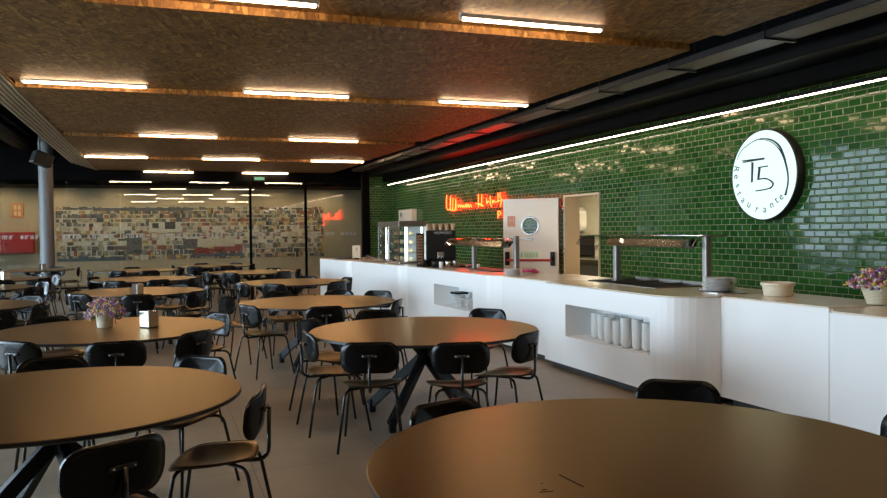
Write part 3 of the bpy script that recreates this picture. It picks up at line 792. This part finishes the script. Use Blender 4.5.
def flower_basket(loc, r0, r1, h, spread, up, label, seed, handle=False):
    t = thing('flower_basket', label, 'flower basket', loc)
    MB().lathe([(0, .002), (r0, .002), (r0 * 1.03, .01), ((r0 + r1) / 2, h * .5), (r1, h), (r1 * .94, h), (r1 * .9, h * .9), (0, h * .86)], 32).build('basket', 'basket', t)
    rnd = random.Random(seed)
    parts = {k: MB() for k in ('pink', 'purple', 'yellow', 'pale', 'leaf')}
    for k in range(300):
        col = rnd.choices(('pink', 'purple', 'yellow', 'pale', 'leaf'), (4, 3, 2.2, 5.5, 2.2))[0]
        a = rnd.uniform(0, 2 * PI); q = math.sqrt(rnd.random()); z = rnd.random()
        rr = spread * q * (.75 + .35 * math.sin(z * 2.6)); zz = h + up * z * (1 - .55 * q * q) - .25 * up * (q > .8)
        p = Vector((rr * math.cos(a), rr * math.sin(a), zz))
        if col == 'leaf': parts[col].sphere(p, .016, 1, (.4, .4, 1.8), Matrix.Rotation(rnd.uniform(-1, 1), 3, 'X') @ Matrix.Rotation(a, 3, 'Z'))
        elif col == 'pale': parts[col].sphere(p, rnd.uniform(.006, .011) * spread / .17, 1)
        else:
            for j in range(3): parts[col].sphere(p + Vector((rnd.uniform(-1, 1), rnd.uniform(-1, 1), rnd.uniform(-1, 1))) * .011, rnd.uniform(.007, .012) * spread / .17, 1, (1, 1, .7))
    for k, nm in (('pink', 'pink_flowers'), ('purple', 'purple_flowers'), ('yellow', 'yellow_flowers'), ('pale', 'pale_sprigs'), ('leaf', 'foliage')):
        tag(parts[k].build(nm, k, t), kind='stuff')
    m_ = MB(); 
    m_.tube(bez([(r1 * .9, -r1 * .5, h), (r1 * 1.15, -r1 * .6, h * .8), (r1 * 1.1, -r1 * .55, h * .45), (r1 * 1.3, -r1 * .6, h * .25)]), .004, 6)
    m_.build('ribbon', 'ribbon', t); return t
flower_basket((-.46, 7.40, .741), .062, .076, .115, .165, .155, 'small woven basket of dried flowers on the table with napkin dispenser', 4)
flower_basket((5.16, 4.50, ZT + .001), .085, .135, .15, .21, .13, 'woven basket of dried flowers on the counter at right edge', 9)

def dispenser(loc, rz, s, label):
    t = thing('napkin_dispenser', label, 'napkin dispenser', loc, rz, 'napkin dispensers on the tables')
    MB().box((-.05 * s, -.062 * s, .006), (.05 * s, .062 * s, .145 * s), .006).build('shell', 'chrome', t)
    MB().box((-.046 * s, -.0640 * s, .012 * s), (.046 * s, -.0622 * s, .138 * s)).build('napkins', 'napkin', t)
    MB().box((-.025 * s, -.02 * s, .1455 * s), (.025 * s, .02 * s, .147 * s)).build('slot', 'black_plastic', t)
    MB().box((-.046 * s, -.058 * s, 0), (.046 * s, .058 * s, .006)).build('foot', 'black_plastic', t)
    return t
dispenser((-.10, 7.22, .741), R(38), 1., 'metal napkin dispenser beside the flower basket')
dispenser((-.29, 11.25, .741), R(35), 1., 'metal napkin dispenser on the table behind the flower basket table')
dispenser((-2.52, 19.95, .741), R(30), 1.05, 'small bright napkin dispenser on the far left table by the column')
dispenser((-2.63, 15.98, .741), R(30), 1.05, 'bright napkin dispenser at the left edge, on the second farthest left table')

# display case ------------------------------------------------------
t = thing('display_case', 'lit glass display case with shelves on the far counter', 'display case', (4.02, 13.46, ZT))
WX, WYd, HH = .58, 1.45, .78
MB().box((0, 0, .001), (WX, WYd, .05), .006).build('base', 'steel', t)
MB().box((0, 0, HH - .10), (WX, WYd, HH), .008).build('top_cap', 'top_cap', t)
for x, y in ((.008, .008), (WX - .008, .008), (.008, WYd - .008), (WX - .008, WYd - .008), (.008, .72)): MB().box((x - .008, y - .008, .05), (x + .008, y + .008, HH - .10)).build('frame_post', 'steel', t)
MB().box((.003, .018, .05), (.008, WYd - .018, HH - .10)).build('front_glass', 'glass', t)
MB().box((.018, .003, .05), (WX - .018, .008, HH - .10)).build('side_glass', 'glass', t)
MB().box((.018, WYd - .008, .05), (WX - .018, WYd - .003, HH - .10)).build('side_glass', 'glass', t)
for z in (.20, .36, .52): MB().box((.10, .03, z), (WX - .035, WYd - .03, z + .008)).build('shelf', 'glass', t)
MB().box((WX - .03, .02, .05), (WX - .018, WYd - .02, HH - .10)).build('back_panel', 'skin_grey', t)
for x, y, r in ((.05, 1.02, .010), (.44, .05, .010), (.15, .06, .022)): MB().tube([(x, y, .07), (x, y, HH - .12)], r, 8).build('light_tube', 'fridge_led', t)
random.seed(8)
for z, wh in ((.051, 'floor'), (.209, 'lower shelf'), (.369, 'middle shelf'), (.529, 'upper shelf')):
    for k in range(4):
        x, y = .30, .25 + k * .3
        o = MB().lathe([(0, 0), (.05, 0), (.055, .015), (.05, .045), (.025, .065), (0, .07)], 14).build('pastry', 'capsule' if k % 2 else 'cream', loc=(4.02 + x, 13.46 + y, ZT + z + .001))
        tag(o, 'pastry %s on the %s of the glass display case' % (('nearest the corner', 'second from the near end', 'third from the near end', 'at the far end')[k], wh), 'pastry', 'pastries in the display case')
# coffee machine ---------------------------------------------------
t = thing('coffee_machine', 'large black coffee machine between display case and heat lamp', 'coffee machine', (4.42, 12.36, ZT), R(-19))
MB().box((-.25, -.0, .12), (.25, .42, .605), .012).build('body', 'black_plastic', t)
MB().box((-.25, -.10, .005), (.25, .42, .10), .01).build('base', 'black_plastic', t)
MB().box((-.24, .10, .10), (.24, .42, .12)).build('back_panel', 'black_plastic', t)
MB().box((-.06, -.012, .13), (.05, -.001, .24), .004).build('tap_block', 'steel_dark', t)
MB().tube([(-.03, -.02, .2), (-.03, -.02, .13)], .008, 8).tube([(.02, -.02, .2), (.02, -.02, .13)], .008, 8).build('spout', 'chrome', t)
me = text_mesh('NESPRESSO', .058, .0005); me.materials.append(M['grey_print'])
o = bpy.data.objects.new('lettering', me); C.objects.link(o); o.parent = t; o.location = (.03, -.002, .56); o.rotation_euler = (R(90), 0, 0)
t = thing('capsule_rack', 'tall narrow rack of brown coffee capsules beside the coffee machine', 'rack', (4.10, 12.50, ZT), R(-19))
MB().box((-.065, -.02, .001), (.065, .10, .56), .006).build('frame', 'black_plastic', t)
for k in range(10): MB().box((-.045, -.028, .04 + k * .05), (.045, -.0205, .075 + k * .05), .003).build('capsule_row', 'capsule', t)
gm = MB().lathe([(.030, 0), (.038, .11), (.036, .11), (.028, .004), (0, .004), (0, 0)], 16).mesh('paper_cup', 'cup_paper')
for k in range(9):
    o = bpy.data.objects.new('paper_cup', gm); C.objects.link(o)
    q = Matrix.Rotation(R(-18), 4, 'Z') @ Vector((-.21 + .0525 * k * 1.0, .12 + (k % 2) * .1, 0)); o.location = (4.42 + q.x, 12.36 + q.y, ZT + .606)
    tag(o, 'pale paper cup on top of the coffee machine, %s from the left' % sn[k], 'cup', 'paper cups on the coffee machine')
def jar(loc, r, h, m, name, label, cat):
    return tag(MB().lathe([(0, .001), (r, .001), (r * 1.02, h * .9), (r * .92, h), (0, h)], 18).build(name, m, loc=loc), label, cat)
jar((4.10, 12.28, ZT), .05, .12, 'black_plastic', 'canister', 'black canister on the counter front left of the coffee machine', 'canister')
jar((4.22, 12.05, ZT), .07, .10, 'black_plastic', 'canister', 'wide black canister on the counter just before the coffee machine', 'canister')
jar((4.24, 11.86, ZT), .035, .10, 'china', 'milk_jug', 'small white jug on the counter before the coffee machine', 'jug')
jar((4.36, 11.86, ZT), .05, .11, 'steel', 'steel_jug', 'steel jug on the counter before the coffee machine, left one', 'jug')
jar((4.47, 11.80, ZT), .05, .12, 'steel_dark', 'steel_jug', 'darker steel jug right of the other steel jug', 'jug')
tag(MB().prism([(a, b) for a, b in rrect(.34, .24, .04)], .001, .03, 'z').build('drip_tray', 'black_plastic', loc=(4.70, 11.98, ZT), rz=R(-18)), 'flat black tray on the counter right of the coffee machine', 'tray')
jar((4.78, 11.62, ZT), .035, .06, 'china', 'espresso_cup', 'small white cup on the counter under the left heat lamp', 'cup')
jar((4.62, 11.68, ZT), .03, .05, 'steel_dark', 'sugar_pot', 'small dark pot beside the white cup under the left heat lamp', 'pot')
tag(MB().prism(rrect(.36, .9, .05), .001, .014, 'z').build('serving_tray', 'kick', loc=(4.62, 10.75, ZT)), 'flat dark serving tray under the left heat lamp', 'tray')
t = thing('menu_card', 'upright cream card in a stand on the farthest counter', 'card', (3.98, 16.55, ZT), R(-10))
MB().box((-.085, -.006, .03), (.085, .006, .30), .002).build('card', 'card', t); MB().box((-.05, -.04, .001), (.05, .04, .032), .004).build('stand', 'black_plastic', t)
MB().tube(bez([(-.01, -.0075, .17), (.01, -.0075, .20), (-.01, -.0075, .23), (.015, -.0075, .25), (.02, -.0075, .21)]), .004, 5).build('printed_mark', 'ink', t)
tag(MB().prism(rrect(.30, .60, .05), .001, .03, 'z').build('dark_tray', 'kick', loc=(3.82, 17.2, ZT)), 'low dark tray at the far end of the farthest counter', 'tray')
gmesh = MB().lathe([(0, .001), (.028, .001), (.032, .10), (.029, .10), (.026, .008), (0, .008)], 14).mesh('drinking_glass', 'glass')
for k in range(8):
    o = bpy.data.objects.new('drinking_glass', gmesh); C.objects.link(o); o.location = (4.08 + (k % 2) * .09, 16.45 - k * .2, ZT)
    tag(o, 'empty drinking glass on the far counters, %s one counting from the cream card' % sn[k], 'glass', 'drinking glasses on the far counter')
t = thing('wall_box', 'cream metal box on the green tiles above the display case', 'wall box', (6.79, 21.6, 1.97))
MB().box((-.16, -.62, -.19), (0, .62, .19), .01).build('body', 'door', t); MB().box((-.165, .3, .0), (-.16, .45, .1)).build('lock', 'steel_dark', t)

# heat-lamp sneeze guards -----------------------------------------
def guard(label, X, ya, yb, posts, g0, g1, ztop):
    t = thing('heat_lamp_guard', label, 'heat lamp', (X, 0, ZT), 0, 'steel heat lamps with glass over the counter')
    for y, zt in posts:
        p = MB().prism([(q[0], q[1] + y) for q in rrect(.07, .07, .016)], .001, zt - ZT, 'z').build('post', 'post', t)
        MB().prism([(q[0], q[1] + y) for q in rrect(.12, .12, .02)], .0005, .008, 'z').build('base_plate', 'post', p)
    zt = ztop - ZT
    MB().prism([(-.19, zt - .105), (-.05, zt - .125), (.03, zt - .03), (-.15, zt - .03)], ya, yb, 'y', bev=.004).build('hood', 'steel', t)
    for y in (ya, yb - .0): MB().box((-.10, y - .02, zt - .10), (-.03, y + .02, zt - .03), .006).build('end_block', 'black_plastic', t)
    pr = [(.06, zt), (-.20, zt + .006)] + [(-.20 - .14 * math.sin(R(a)), zt + .006 - .14 * (1 - math.cos(R(a)))) for a in (20, 40, 60, 75)]
    pr2 = [(x, z - .007) for x, z in pr]
    g = MB(); 
    for a, b, c, d in zip(pr, pr[1:], pr2, pr2[1:]): pass
    g.prism(pr + pr2[::-1], g0, g1, 'y').build('glass_canopy', 'glass', t)
    for y in (g0, g1): MB().tube([(x, y, z) for x, z in pr], .005, 6).build('glass_edge', 'steel_dark', t)
    MB().tube([(.05, g0, zt + .004), (.05, g1, zt + .004)], .010, 8).build('top_rail', 'steel', t)
    return t
guard('right steel heat lamp with curved glass, above the bowl niche counter', 4.97, 6.40, 7.80, ((7.86, 1.435), (6.27, 1.478)), 6.05, 8.2, 1.468)
guard('left steel heat lamp with curved glass, between coffee machine and open door', 4.66, 10.05, 11.75, ((11.48, 1.43), (9.92, 1.462)), 9.5, 11.9, 1.418)

# ------------------------------------------------------------------ round sign and neon
t = thing('round_sign', 'round backlit sign with T5 lettering on the green tiles', 'sign', (6.69, 7.423, 2.163)); t.scale = (1, 1.0106, 1.0106)
m_ = MB(); m_.lathe([(.535, -.109), (.535, .0), (.522, .012), (.515, .0), (.515, -.01)], 64)
for v in m_.bm.verts: v.co = Vector((-v.co.z, v.co.x, v.co.y))
m_.build('case', 'sign_case', t)
m_ = MB(); m_.prism([(.516 * math.cos(2 * PI * k / 64), .516 * math.sin(2 * PI * k / 64)) for k in range(64)], -.002, .008, 'x'); m_.build('glowing_face', 'disc', t)
SG = [[(7.673, 2.33), (7.492, 2.337), (7.323, 2.341)], [(7.683, 2.349), (7.317, 2.349)], [(7.524, 2.322), (7.531, 2.08)], [(7.505, 2.315), (7.518, 2.086)], [(7.421, 2.249), (7.264, 2.254)], [(7.409, 2.243), (7.428, 2.108)], [(7.389, 2.242), (7.409, 2.125)], [(7.428, 2.108), (7.296, 2.113), (7.194, 2.057), (7.21, 2.009), (7.302, 1.987), (7.46, 1.977)], [(7.412, 2.116), (7.271, 2.104), (7.179, 2.047), (7.225, 1.992)], [(7.774, 2.367), (7.74, 2.434), (7.656, 2.501), (7.475, 2.569), (7.317, 2.574), (7.148, 2.511), (7.029, 2.367), (6.965, 2.187), (6.957, 2.034), (7.001, 1.905)], [(7.459, 2.581), (7.286, 2.553), (7.163, 2.495), (7.053, 2.38), (6.986, 2.232), (6.954, 2.077), (6.989, 1.909)], [(7.379, 2.586), (7.209, 2.553), (7.074, 2.459), (6.994, 2.298)]]
m_ = MB()
for i, s in enumerate(SG[:9]): m_.tube(bez([(-.004, y - 7.345, z - 2.157) for y, z in s], 5), .0085, 6)
m_.build('lettering', 'ink', t)
m_ = MB()
for i, s in enumerate(SG[9:]):
    P = bez([(-.004, y - 7.345, z - 2.157) for y, z in s], 5)
    m_.tube(P, [.003 + .008 * (k / len(P)) for k in range(len(P))], 6)
m_.build('brush_arc', 'ink', t)
lp = [(7.792, 2.262), (7.792, 2.167), (7.765, 2.059), (7.741, 1.963), (7.674, 1.878), (7.575, 1.82), (7.445, 1.765), (7.318, 1.757), (7.21, 1.808), (7.134, 1.856), (7.065, 1.891)]
m_ = MB()
for ch, (y, z) in zip('Restaurante', lp):
    me = text_mesh(ch, .125, .001)
    y -= 7.345; z -= 2.157
    tl = bmesh.new(); tl.from_mesh(me); bpy.data.meshes.remove(me)
    a = math.atan2(-z, y)              # viewer's right is -y
    rotz = math.atan2(-z, -(-y)) if False else 0
    # in viewer axes (right = -y, up = z): the letter's up points to the disc centre
    vx, vz = -y, z; th = math.atan2(-vz, -vx) - PI / 2
    mt = Matrix.Translation((-.0035, y, z)) @ Matrix(((0, 0, 1, 0), (-1, 0, 0, 0), (0, 1, 0, 0), (0, 0, 0, 1))) @ Matrix.Rotation(th, 4, 'Z')
    m_._merge(tl, mt)
m_.build('small_lettering', 'ink', t)

NS = [[(18.384, 2.428), (18.395, 2.252), (18.388, 2.114), (18.31, 2.062), (18.169, 2.078), (18.121, 2.183), (18.109, 2.396)], [(18.109, 2.396), (18.14, 2.087), (18.058, 2.049), (17.974, 2.082), (17.939, 2.34)], [(17.939, 2.34), (17.958, 2.081), (17.894, 2.037), (17.784, 2.076), (17.75, 2.304), (17.731, 2.036)], [(17.594, 2.184), (17.586, 2.098), (17.489, 2.161), (17.429, 2.094), (17.359, 2.157), (17.284, 2.089), (17.232, 2.143), (17.157, 2.085), (17.079, 2.165), (17.031, 2.081), (16.954, 2.161), (16.883, 2.076), (16.807, 2.147), (16.727, 2.072)], [(16.317, 2.35), (16.324, 2.059)], [(16.504, 2.149), (16.262, 2.14), (16.125, 2.132)], [(16.323, 2.1), (16.239, 2.136), (16.181, 2.09), (16.058, 2.098)], [(16.12, 2.338), (16.126, 2.105), (16.027, 2.09)], [(15.854, 2.243), (15.839, 2.13), (15.758, 2.187), (15.707, 2.137)], [(15.656, 2.285), (15.639, 2.123), (15.576, 2.053)], [(15.543, 2.196), (15.519, 2.127), (15.433, 2.183), (15.375, 2.13)], [(15.234, 2.333), (15.238, 2.142)], [(15.333, 2.145), (15.094, 2.178)], [(15.111, 2.335), (15.141, 2.246), (15.014, 2.174), (15.103, 2.137)], [(15.063, 2.135), (15.118, 2.038)], [(15.242, 1.95), (15.246, 1.808)], [(15.243, 1.942), (15.092, 1.921), (15.142, 1.873), (15.244, 1.863)]]
t = thing('neon_sign', 'red neon handwriting on the green tiles left of the open door', 'neon sign', (6.74, 16.7, 2.15))
for lo, hi in ((0, 3), (3, 4), (4, 8), (8, 15), (15, 17)):
    m_ = MB()
    for s in NS[lo:hi]: m_.tube(bez([(0, y - 16.7, z - 2.15) for y, z in s], 4), .0065, 6)
    m_.build('neon_word', 'neon', t)
m_ = MB()
for y in (-1.6, -.6, .2, 1.5): m_.tube([(0, y, -.02), (.058, y, -.02)], .006, 6)
m_.build('standoff', 'black_plastic', t)

# ------------------------------------------------------------------ tables
TR = .90
def make_table():
    t = bpy.data.objects.new('round_table', None); C.objects.link(t)
    m_ = MB(); m_.lathe([(0, .7385), (0, .74), (TR - .004, .74), (TR - .001, .738)], 96, smooth=False); m_.build('tabletop', 'table', t)
    m_ = MB(); m_.lathe([(0, .7375), (TR - .0005, .7375), (TR, .736), (TR, .722), (TR - .012, .716), (0, .716)], 96, smooth=False); m_.build('edge_core', 'edge', t)
    for k in range(4):
        a = R(45 + 90 * k); d = Vector((math.cos(a), math.sin(a), 0)); e = Vector((-d.y, d.x, 0)) * .004
        m_ = MB(); m_.beam(d * -.19 + Vector((0, 0, .702)) + e, d * .52 + Vector((0, 0, .06)) + e, .05, .075)
        leg = m_.build('leg', 'beam', t)
        MB().beam(d * .50 + Vector((0, 0, .115)) + e, d * .50 + Vector((0, 0, .001)) + e, .05, .06).build('foot', 'beam', leg)
    MB().box((-.26, -.26, .698), (.26, .26, .7155), .01).build('mounting_plate', 'beam', t)
    return t
tabs = {
 'scratched foreground': ((1.6125, 2.333), 10, 'large round table in the right foreground with a scratched top'),
 'left foreground': ((-.505, 4.331), -15, 'round table in the left foreground, cut by the frame edge'),
 'red-lit': ((2.04, 6.14), -3, 'round brown table with a red glow on its top, mid picture'),
 'flower basket': ((-.40, 7.30), 30, 'round brown table carrying flower basket and napkin dispenser'),
 'third-nearest right-row': ((1.723, 9.093), 5, 'round brown table directly behind the red-lit table'),
 'third-farthest right-row': ((2.052, 12.896), 20, 'round brown table third from the glass in the right row'),
 'second-farthest right-row': ((1.784, 16.62), 40, 'round brown table second from the glass in the right row'),
 'farthest right-row': ((1.258, 20.238), 15, 'round brown table nearest the glass partition in the right row'),
 'farthest middle-row': ((-.488, 18.761), 5, 'round brown table nearest the glass partition in the middle row'),
 'second-farthest middle-row': ((-.277, 15.127), 28, 'round brown table second from the glass in the middle row'),
 'dispenser-only': ((-.308, 11.896), 12, 'round brown table with only a napkin dispenser, behind the flower table'),
 'column-side': ((-2.8, 20.403), 12, 'dark round table in front of the grey column at far left'),
 'left-edge dispenser': ((-2.909, 16.491), 30, 'dark round table at left edge with a bright dispenser'),
 'bare left': ((-2.8, 13.83), 0, 'dark bare round table at left edge, third from the glass'),
 'nearest left-edge': ((-2.256, 10.359), 22, 'dark bare round table at left edge, behind the flower table'),
}
pt = make_table(); first = True
for k, ((x, y), a, lab) in tabs.items():
    o = pt if first else dup(pt, (0, 0, 0)); first = False
    o.location = (x, y, 0); o.rotation_euler.z = R(a); tag(o, lab, 'table', 'round brown dining tables')
    w = {'red-lit': 1.04, 'flower basket': 1.04, 'scratched foreground': 1.11}.get(k, 1.); o.scale = (w, w, 1)
# scratches on the nearest table only
for p, q in (((-0.349, -0.037), (-0.338, -0.16)), ((-0.473, -0.153), (-0.434, -0.16)), ((-0.459, -0.139), (-0.443, -0.141)), ((-0.435, -0.09), (-0.431, -0.086))):
    o2 = MB().beam((p[0], p[1], .7404), (q[0], q[1], .7404), .006, .0006).build('scratch', 'void', pt); o2.rotation_euler.z = -pt.rotation_euler.z

# ------------------------------------------------------------------ chairs
def make_chair():
    t = bpy.data.objects.new('dining_chair', None); C.objects.link(t)
    # seat: dished plywood, rounded trapezoid outline
    n = 44; rings = 6; th = .011
    def outline(a):
        c, s = math.cos(a), math.sin(a); p = 3.2
        k = (abs(c) ** p + abs(s) ** p) ** (-1 / p)
        x, y = k * c, k * s
        return x * (.215 + .012 * y), y * .205
    def zs(x, y): return .452 + .028 * (x / .21) ** 2 * (.5 - .5 * y / .2) + (-.022 * max(0, (y - .10) / .1) ** 2) + .010 * max(0, (-y - .05) / .15) - .006
    m_ = MB(); top = []; bot = []
    for r in range(rings + 1):
        q = r / rings
        if r == 0: top.append([m_.bm.verts.new((0, 0, zs(0, 0)))]); bot.append([m_.bm.verts.new((0, 0, zs(0, 0) - th))]); continue
        A_, B_ = [], []
        for k in range(n):
            x, y = outline(2 * PI * k / n); x *= q; y *= q
            A_.append(m_.bm.verts.new((x, y, zs(x, y)))); B_.append(m_.bm.verts.new((x, y, zs(x, y) - th)))
        top.append(A_); bot.append(B_)
    for S, fl in ((top, 0), (bot, 1)):
        for r in range(rings):
            for k in range(n):
                u = [S[r][k % len(S[r])], S[r + 1][k], S[r + 1][(k + 1) % n]] + ([S[r][(k + 1) % n]] if r else [])
                f = m_.bm.faces.new(u if not fl else u[::-1]); f.smooth = True
    for k in range(n): m_.bm.faces.new((top[-1][k], bot[-1][k], bot[-1][(k + 1) % n], top[-1][(k + 1) % n]))
    m_.build('seat', 'seat', t)
    # backrest: stadium-shaped curved plywood
    m_ = MB(); nu, nv = 26, 8; hw, hh, rc = .208, .112, .088
    cen = Vector((0, -.232, .664)); th = .012
    fr = []; bk = []
    ol = rrect(2 * hw, 2 * hh, rc, 7)
    def bp(x, z, off):
        y = -.232 + .055 * (x / hw) ** 2 - .10 * (z) + off
        return (x, y, .664 + z)
    for S, off in ((fr, 0.), (bk, -th)):
        for r in range(6):
            q = r / 5
            if r == 0: S.append([m_.bm.verts.new(bp(0, 0, off))])
            else: S.append([m_.bm.verts.new(bp(x * q, z * q, off)) for x, z in ol])
    n = len(ol)
    for S in (fr, bk):
        for r in range(5):
            for k in range(n):
                u = [S[r][k % len(S[r])], S[r + 1][k], S[r + 1][(k + 1) % n]] + ([S[r][(k + 1) % n]] if r else [])
                f = m_.bm.faces.new(u); f.smooth = True
    for k in range(n): m_.bm.faces.new((fr[-1][k], bk[-1][k], bk[-1][(k + 1) % n], fr[-1][(k + 1) % n]))
    m_.build('backrest', 'ply', t)
    br = MB().box((-.055, -.258, .668), (.055, -.2465, .690), .004).build('bracket', 'bracket', t)
    for x in (-.042, .042): MB().sphere((x, -.260, .679), .007, 1).build('bolt', 'chrome', br)
    MB().tube(fillet([(0, .03, .423), (0, -.262, .420), (0, -.267, .684)], .07), .0105, 10).build('back_post', 'tube', t)
    for sx in (-1, 1):
        MB().tube(fillet([(sx * .055, -.06, .425), (sx * .175, -.185, .427), (sx * .228, -.262, .0)], .055), .0095, 10).build('leg', 'tube', t)
        MB().tube(fillet([(sx * .055, .06, .425), (sx * .170, .155, .421), (sx * .215, .222, .0)], .045), .0095, 10).build('leg', 'tube', t)
    MB().tube([(-.075, .075, .425), (-.06, -.065, .425)], .009, 8).tube([(.075, .075, .425), (.06, -.065, .425)], .009, 8).tube([(-.07, .03, .425), (.07, .03, .425)], .009, 8).build('seat_frame', 'tube', t)
    return t
CH = [  # table, backrest centre (x, y)
 ('scratched foreground', 1.184, 3.36), ('scratched foreground', 2.48, 3.357), ('scratched foreground', 2.975, 2.32),
 ('left foreground', -.147, 3.162), ('left foreground', .475, 3.96), ('left foreground', .262, 5.177), ('left foreground', -.657, 5.517),
 ('red-lit', 1.36, 5.31), ('red-lit', 1.95, 5.05), ('red-lit', 2.60, 5.38), ('red-lit', 3.056, 7.128), ('red-lit', 1.04, 6.10), ('red-lit', 1.205, 6.992), ('red-lit', 1.994, 7.539),
 ('third-nearest right-row', 1.62, 8.12), ('third-nearest right-row', .86, 8.62), ('third-nearest right-row', 1.462, 10.434), ('third-nearest right-row', 2.241, 10.272), ('third-nearest right-row', 2.70, 9.95), ('third-nearest right-row', 2.56, 8.56), ('third-nearest right-row', .696, 9.84),
 ('third-farthest right-row', 1.18, 12.5), ('third-farthest right-row', 1.60, 12.03), ('third-farthest right-row', 2.60, 12.12), ('third-farthest right-row', 3.03, 13.146), ('third-farthest right-row', 2.446, 13.86), ('third-farthest right-row', 1.728, 13.902),
 ('second-farthest right-row', 1.27, 15.8), ('second-farthest right-row', 2.31, 15.82), ('second-farthest right-row', 2.75, 16.62), ('second-farthest right-row', 2.34, 17.43), ('second-farthest right-row', .828, 16.352),
 ('farthest right-row', 1.50, 19.2), ('farthest right-row', 2.178, 19.826), ('farthest right-row', 1.86, 21.0), ('farthest right-row', .739, 19.35), ('farthest right-row', .30, 20.26), ('farthest right-row', 1.0, 21.18),
 ('farthest middle-row', -.62, 19.72), ('farthest middle-row', .43, 19.07), ('farthest middle-row', -.848, 17.84), ('farthest middle-row', -.2, 17.7), ('farthest middle-row', -1.42, 18.6), ('farthest middle-row', .48, 18.32),
 ('second-farthest middle-row', -.009, 14.104), ('second-farthest middle-row', -.72, 14.06), ('second-farthest middle-row', .601, 14.393), ('second-farthest middle-row', .50, 15.72), ('second-farthest middle-row', -.494, 16.123), ('second-farthest middle-row', -1.181, 15.605),
 ('dispenser-only', .50, 11.06), ('dispenser-only', -.28, 10.76), ('dispenser-only', -1.01, 11.22), ('dispenser-only', .257, 12.694), ('dispenser-only', .66, 12.03), ('dispenser-only', -1.217, 12.329),
 ('flower basket', -1.028, 6.446), ('flower basket', -.311, 6.122), ('flower basket', .287, 6.497), ('flower basket', .557, 7.92), ('flower basket', -1.03, 8.286),
 ('nearest left-edge', -1.62, 9.25), ('nearest left-edge', -1.242, 9.937), ('nearest left-edge', -1.55, 11.26),
 ('column-side', -2.35, 21.30), ('column-side', -3.66, 20.9), ('column-side', -1.80, 20.53),
 ('left-edge dispenser', -1.95, 15.75), ('left-edge dispenser', -2.308, 17.414), ('left-edge dispenser', -1.861, 16.943), ('left-edge dispenser', -2.60, 15.46),
 ('bare left', -1.80, 14.50), ('bare left', -1.758, 13.187),
]
def sector(tx, ty, x, y):
    """where the chair stands round its table, as the camera sees it"""
    f = Vector((tx, ty)).normalized(); r = Vector((f.y, -f.x)); d = Vector((x - tx, y - ty))
    a = math.degrees(math.atan2(d.dot(r), -d.dot(f))) % 360   # 0 = near, 90 = right, 180 = far, 270 = left
    return ('near', 'near right', 'right', 'far right', 'far', 'far left', 'left', 'near left')[int(((a + 22.5) % 360) // 45)], a
used = {}
info = []
for tb, x, y in CH:
    x00 = x
    (tx, ty), _, _ = tabs[tb]
    d = Vector((tx - x, ty - y)); 
    if d.length < 1.0: x, y = tx - d.x / d.length * 1.0, ty - d.y / d.length * 1.0; d = Vector((tx - x, ty - y))
    s, a = sector(tx, ty, x, y); info.append([tb, x, y, d, s, a, x00])
for i, e in enumerate(info):
    same = [q for q in info if q[0] == e[0] and q[4] == e[4]]
    e.append('')
    if len(same) > 1:
        fx_ = sorted(same, key=lambda q: q[1] / q[2]); e[7] = (', left of two', ', right of two')[min(1, fx_.index(e))]
pc = make_chair(); first = True
random.seed(21)
POSE = {('left foreground', -.147): 13, ('left foreground', .475): 5, ('left foreground', .262): -2, ('red-lit', 1.36): 22, ('red-lit', 1.95): -8, ('red-lit', 1.04): 0, ('red-lit', 2.60): 0}
for tb, x, y, d, s, a, x0, ex in info:
    o = pc if first else dup(pc, (0, 0, 0)); first = False
    rz = math.atan2(-d.x, d.y) + R(POSE.get((tb, x0), random.uniform(-6, 6)))
    fwd = Vector((-math.sin(rz), math.cos(rz)))
    o.location = (x + fwd.x * .245, y + fwd.y * .245, 0); o.rotation_euler.z = rz
    pose = 'back turned' if (a < 62 or a > 298) else ('facing us' if 118 < a < 242 else 'side on')
    tag(o, 'black chair, %s, at the %s of the %s table%s' % (pose, s + (' side' if ' ' not in s and s not in ('near', 'far') or s in ('near', 'far') else ''), tb, ex), 'chair', 'black chairs round the dining tables')

# ------------------------------------------------------------------ light
w = bpy.data.worlds.new('sky'); bpy.context.scene.world = w; w.use_nodes = True
nt = w.node_tree; nt.nodes.clear()
o = nt.nodes.new('ShaderNodeOutputWorld'); bg = nt.nodes.new('ShaderNodeBackground')
bg.inputs[0].default_value = (.66, .83, 1., 1); bg.inputs[1].default_value = 5.2
nt.links.new(bg.outputs[0], o.inputs[0])
for a, b, n in SPANS:
    ld = bpy.data.lights.new('window_portal', 'AREA'); ld.shape = 'RECTANGLE'; ld.size = (WZ1 - WZ0); ld.size_y = b - a
    ld.cycles.is_portal = True
    lo = bpy.data.objects.new('window_portal', ld); C.objects.link(lo)
    lo.location = (XL - .19, (a + b) / 2, (WZ0 + WZ1) / 2); lo.rotation_euler = (0, R(-90), 0)
# added unseen spots that brighten the mural wall behind the glass
for k in range(8):
    ld = bpy.data.lights.new('mural_fill_spot', 'SPOT'); ld.energy = 15; ld.color = (1., .74, .42); ld.spot_size = R(120); ld.spot_blend = .8; ld.shadow_soft_size = .02
    lo = bpy.data.objects.new('mural_fill_spot', ld); C.objects.link(lo); lo.location = (-6 + 1.6 * k, 25.3, 2.95); lo.rotation_euler = (R(35), 0, 0)

sc = bpy.context.scene
sc.view_settings.view_transform = 'Standard'; sc.view_settings.look = 'None'; sc.view_settings.gamma = 1; sc.view_settings.use_curve_mapping = False
sc.view_settings.exposure = 1.8
sc.cycles.use_denoising = True; sc.cycles.max_bounces = 8; sc.cycles.diffuse_bounces = 4; sc.cycles.glossy_bounces = 4; sc.cycles.transparent_max_bounces = 16
sc.cycles.caustics_reflective = False; sc.cycles.caustics_refractive = False; sc.cycles.sample_clamp_indirect = 6
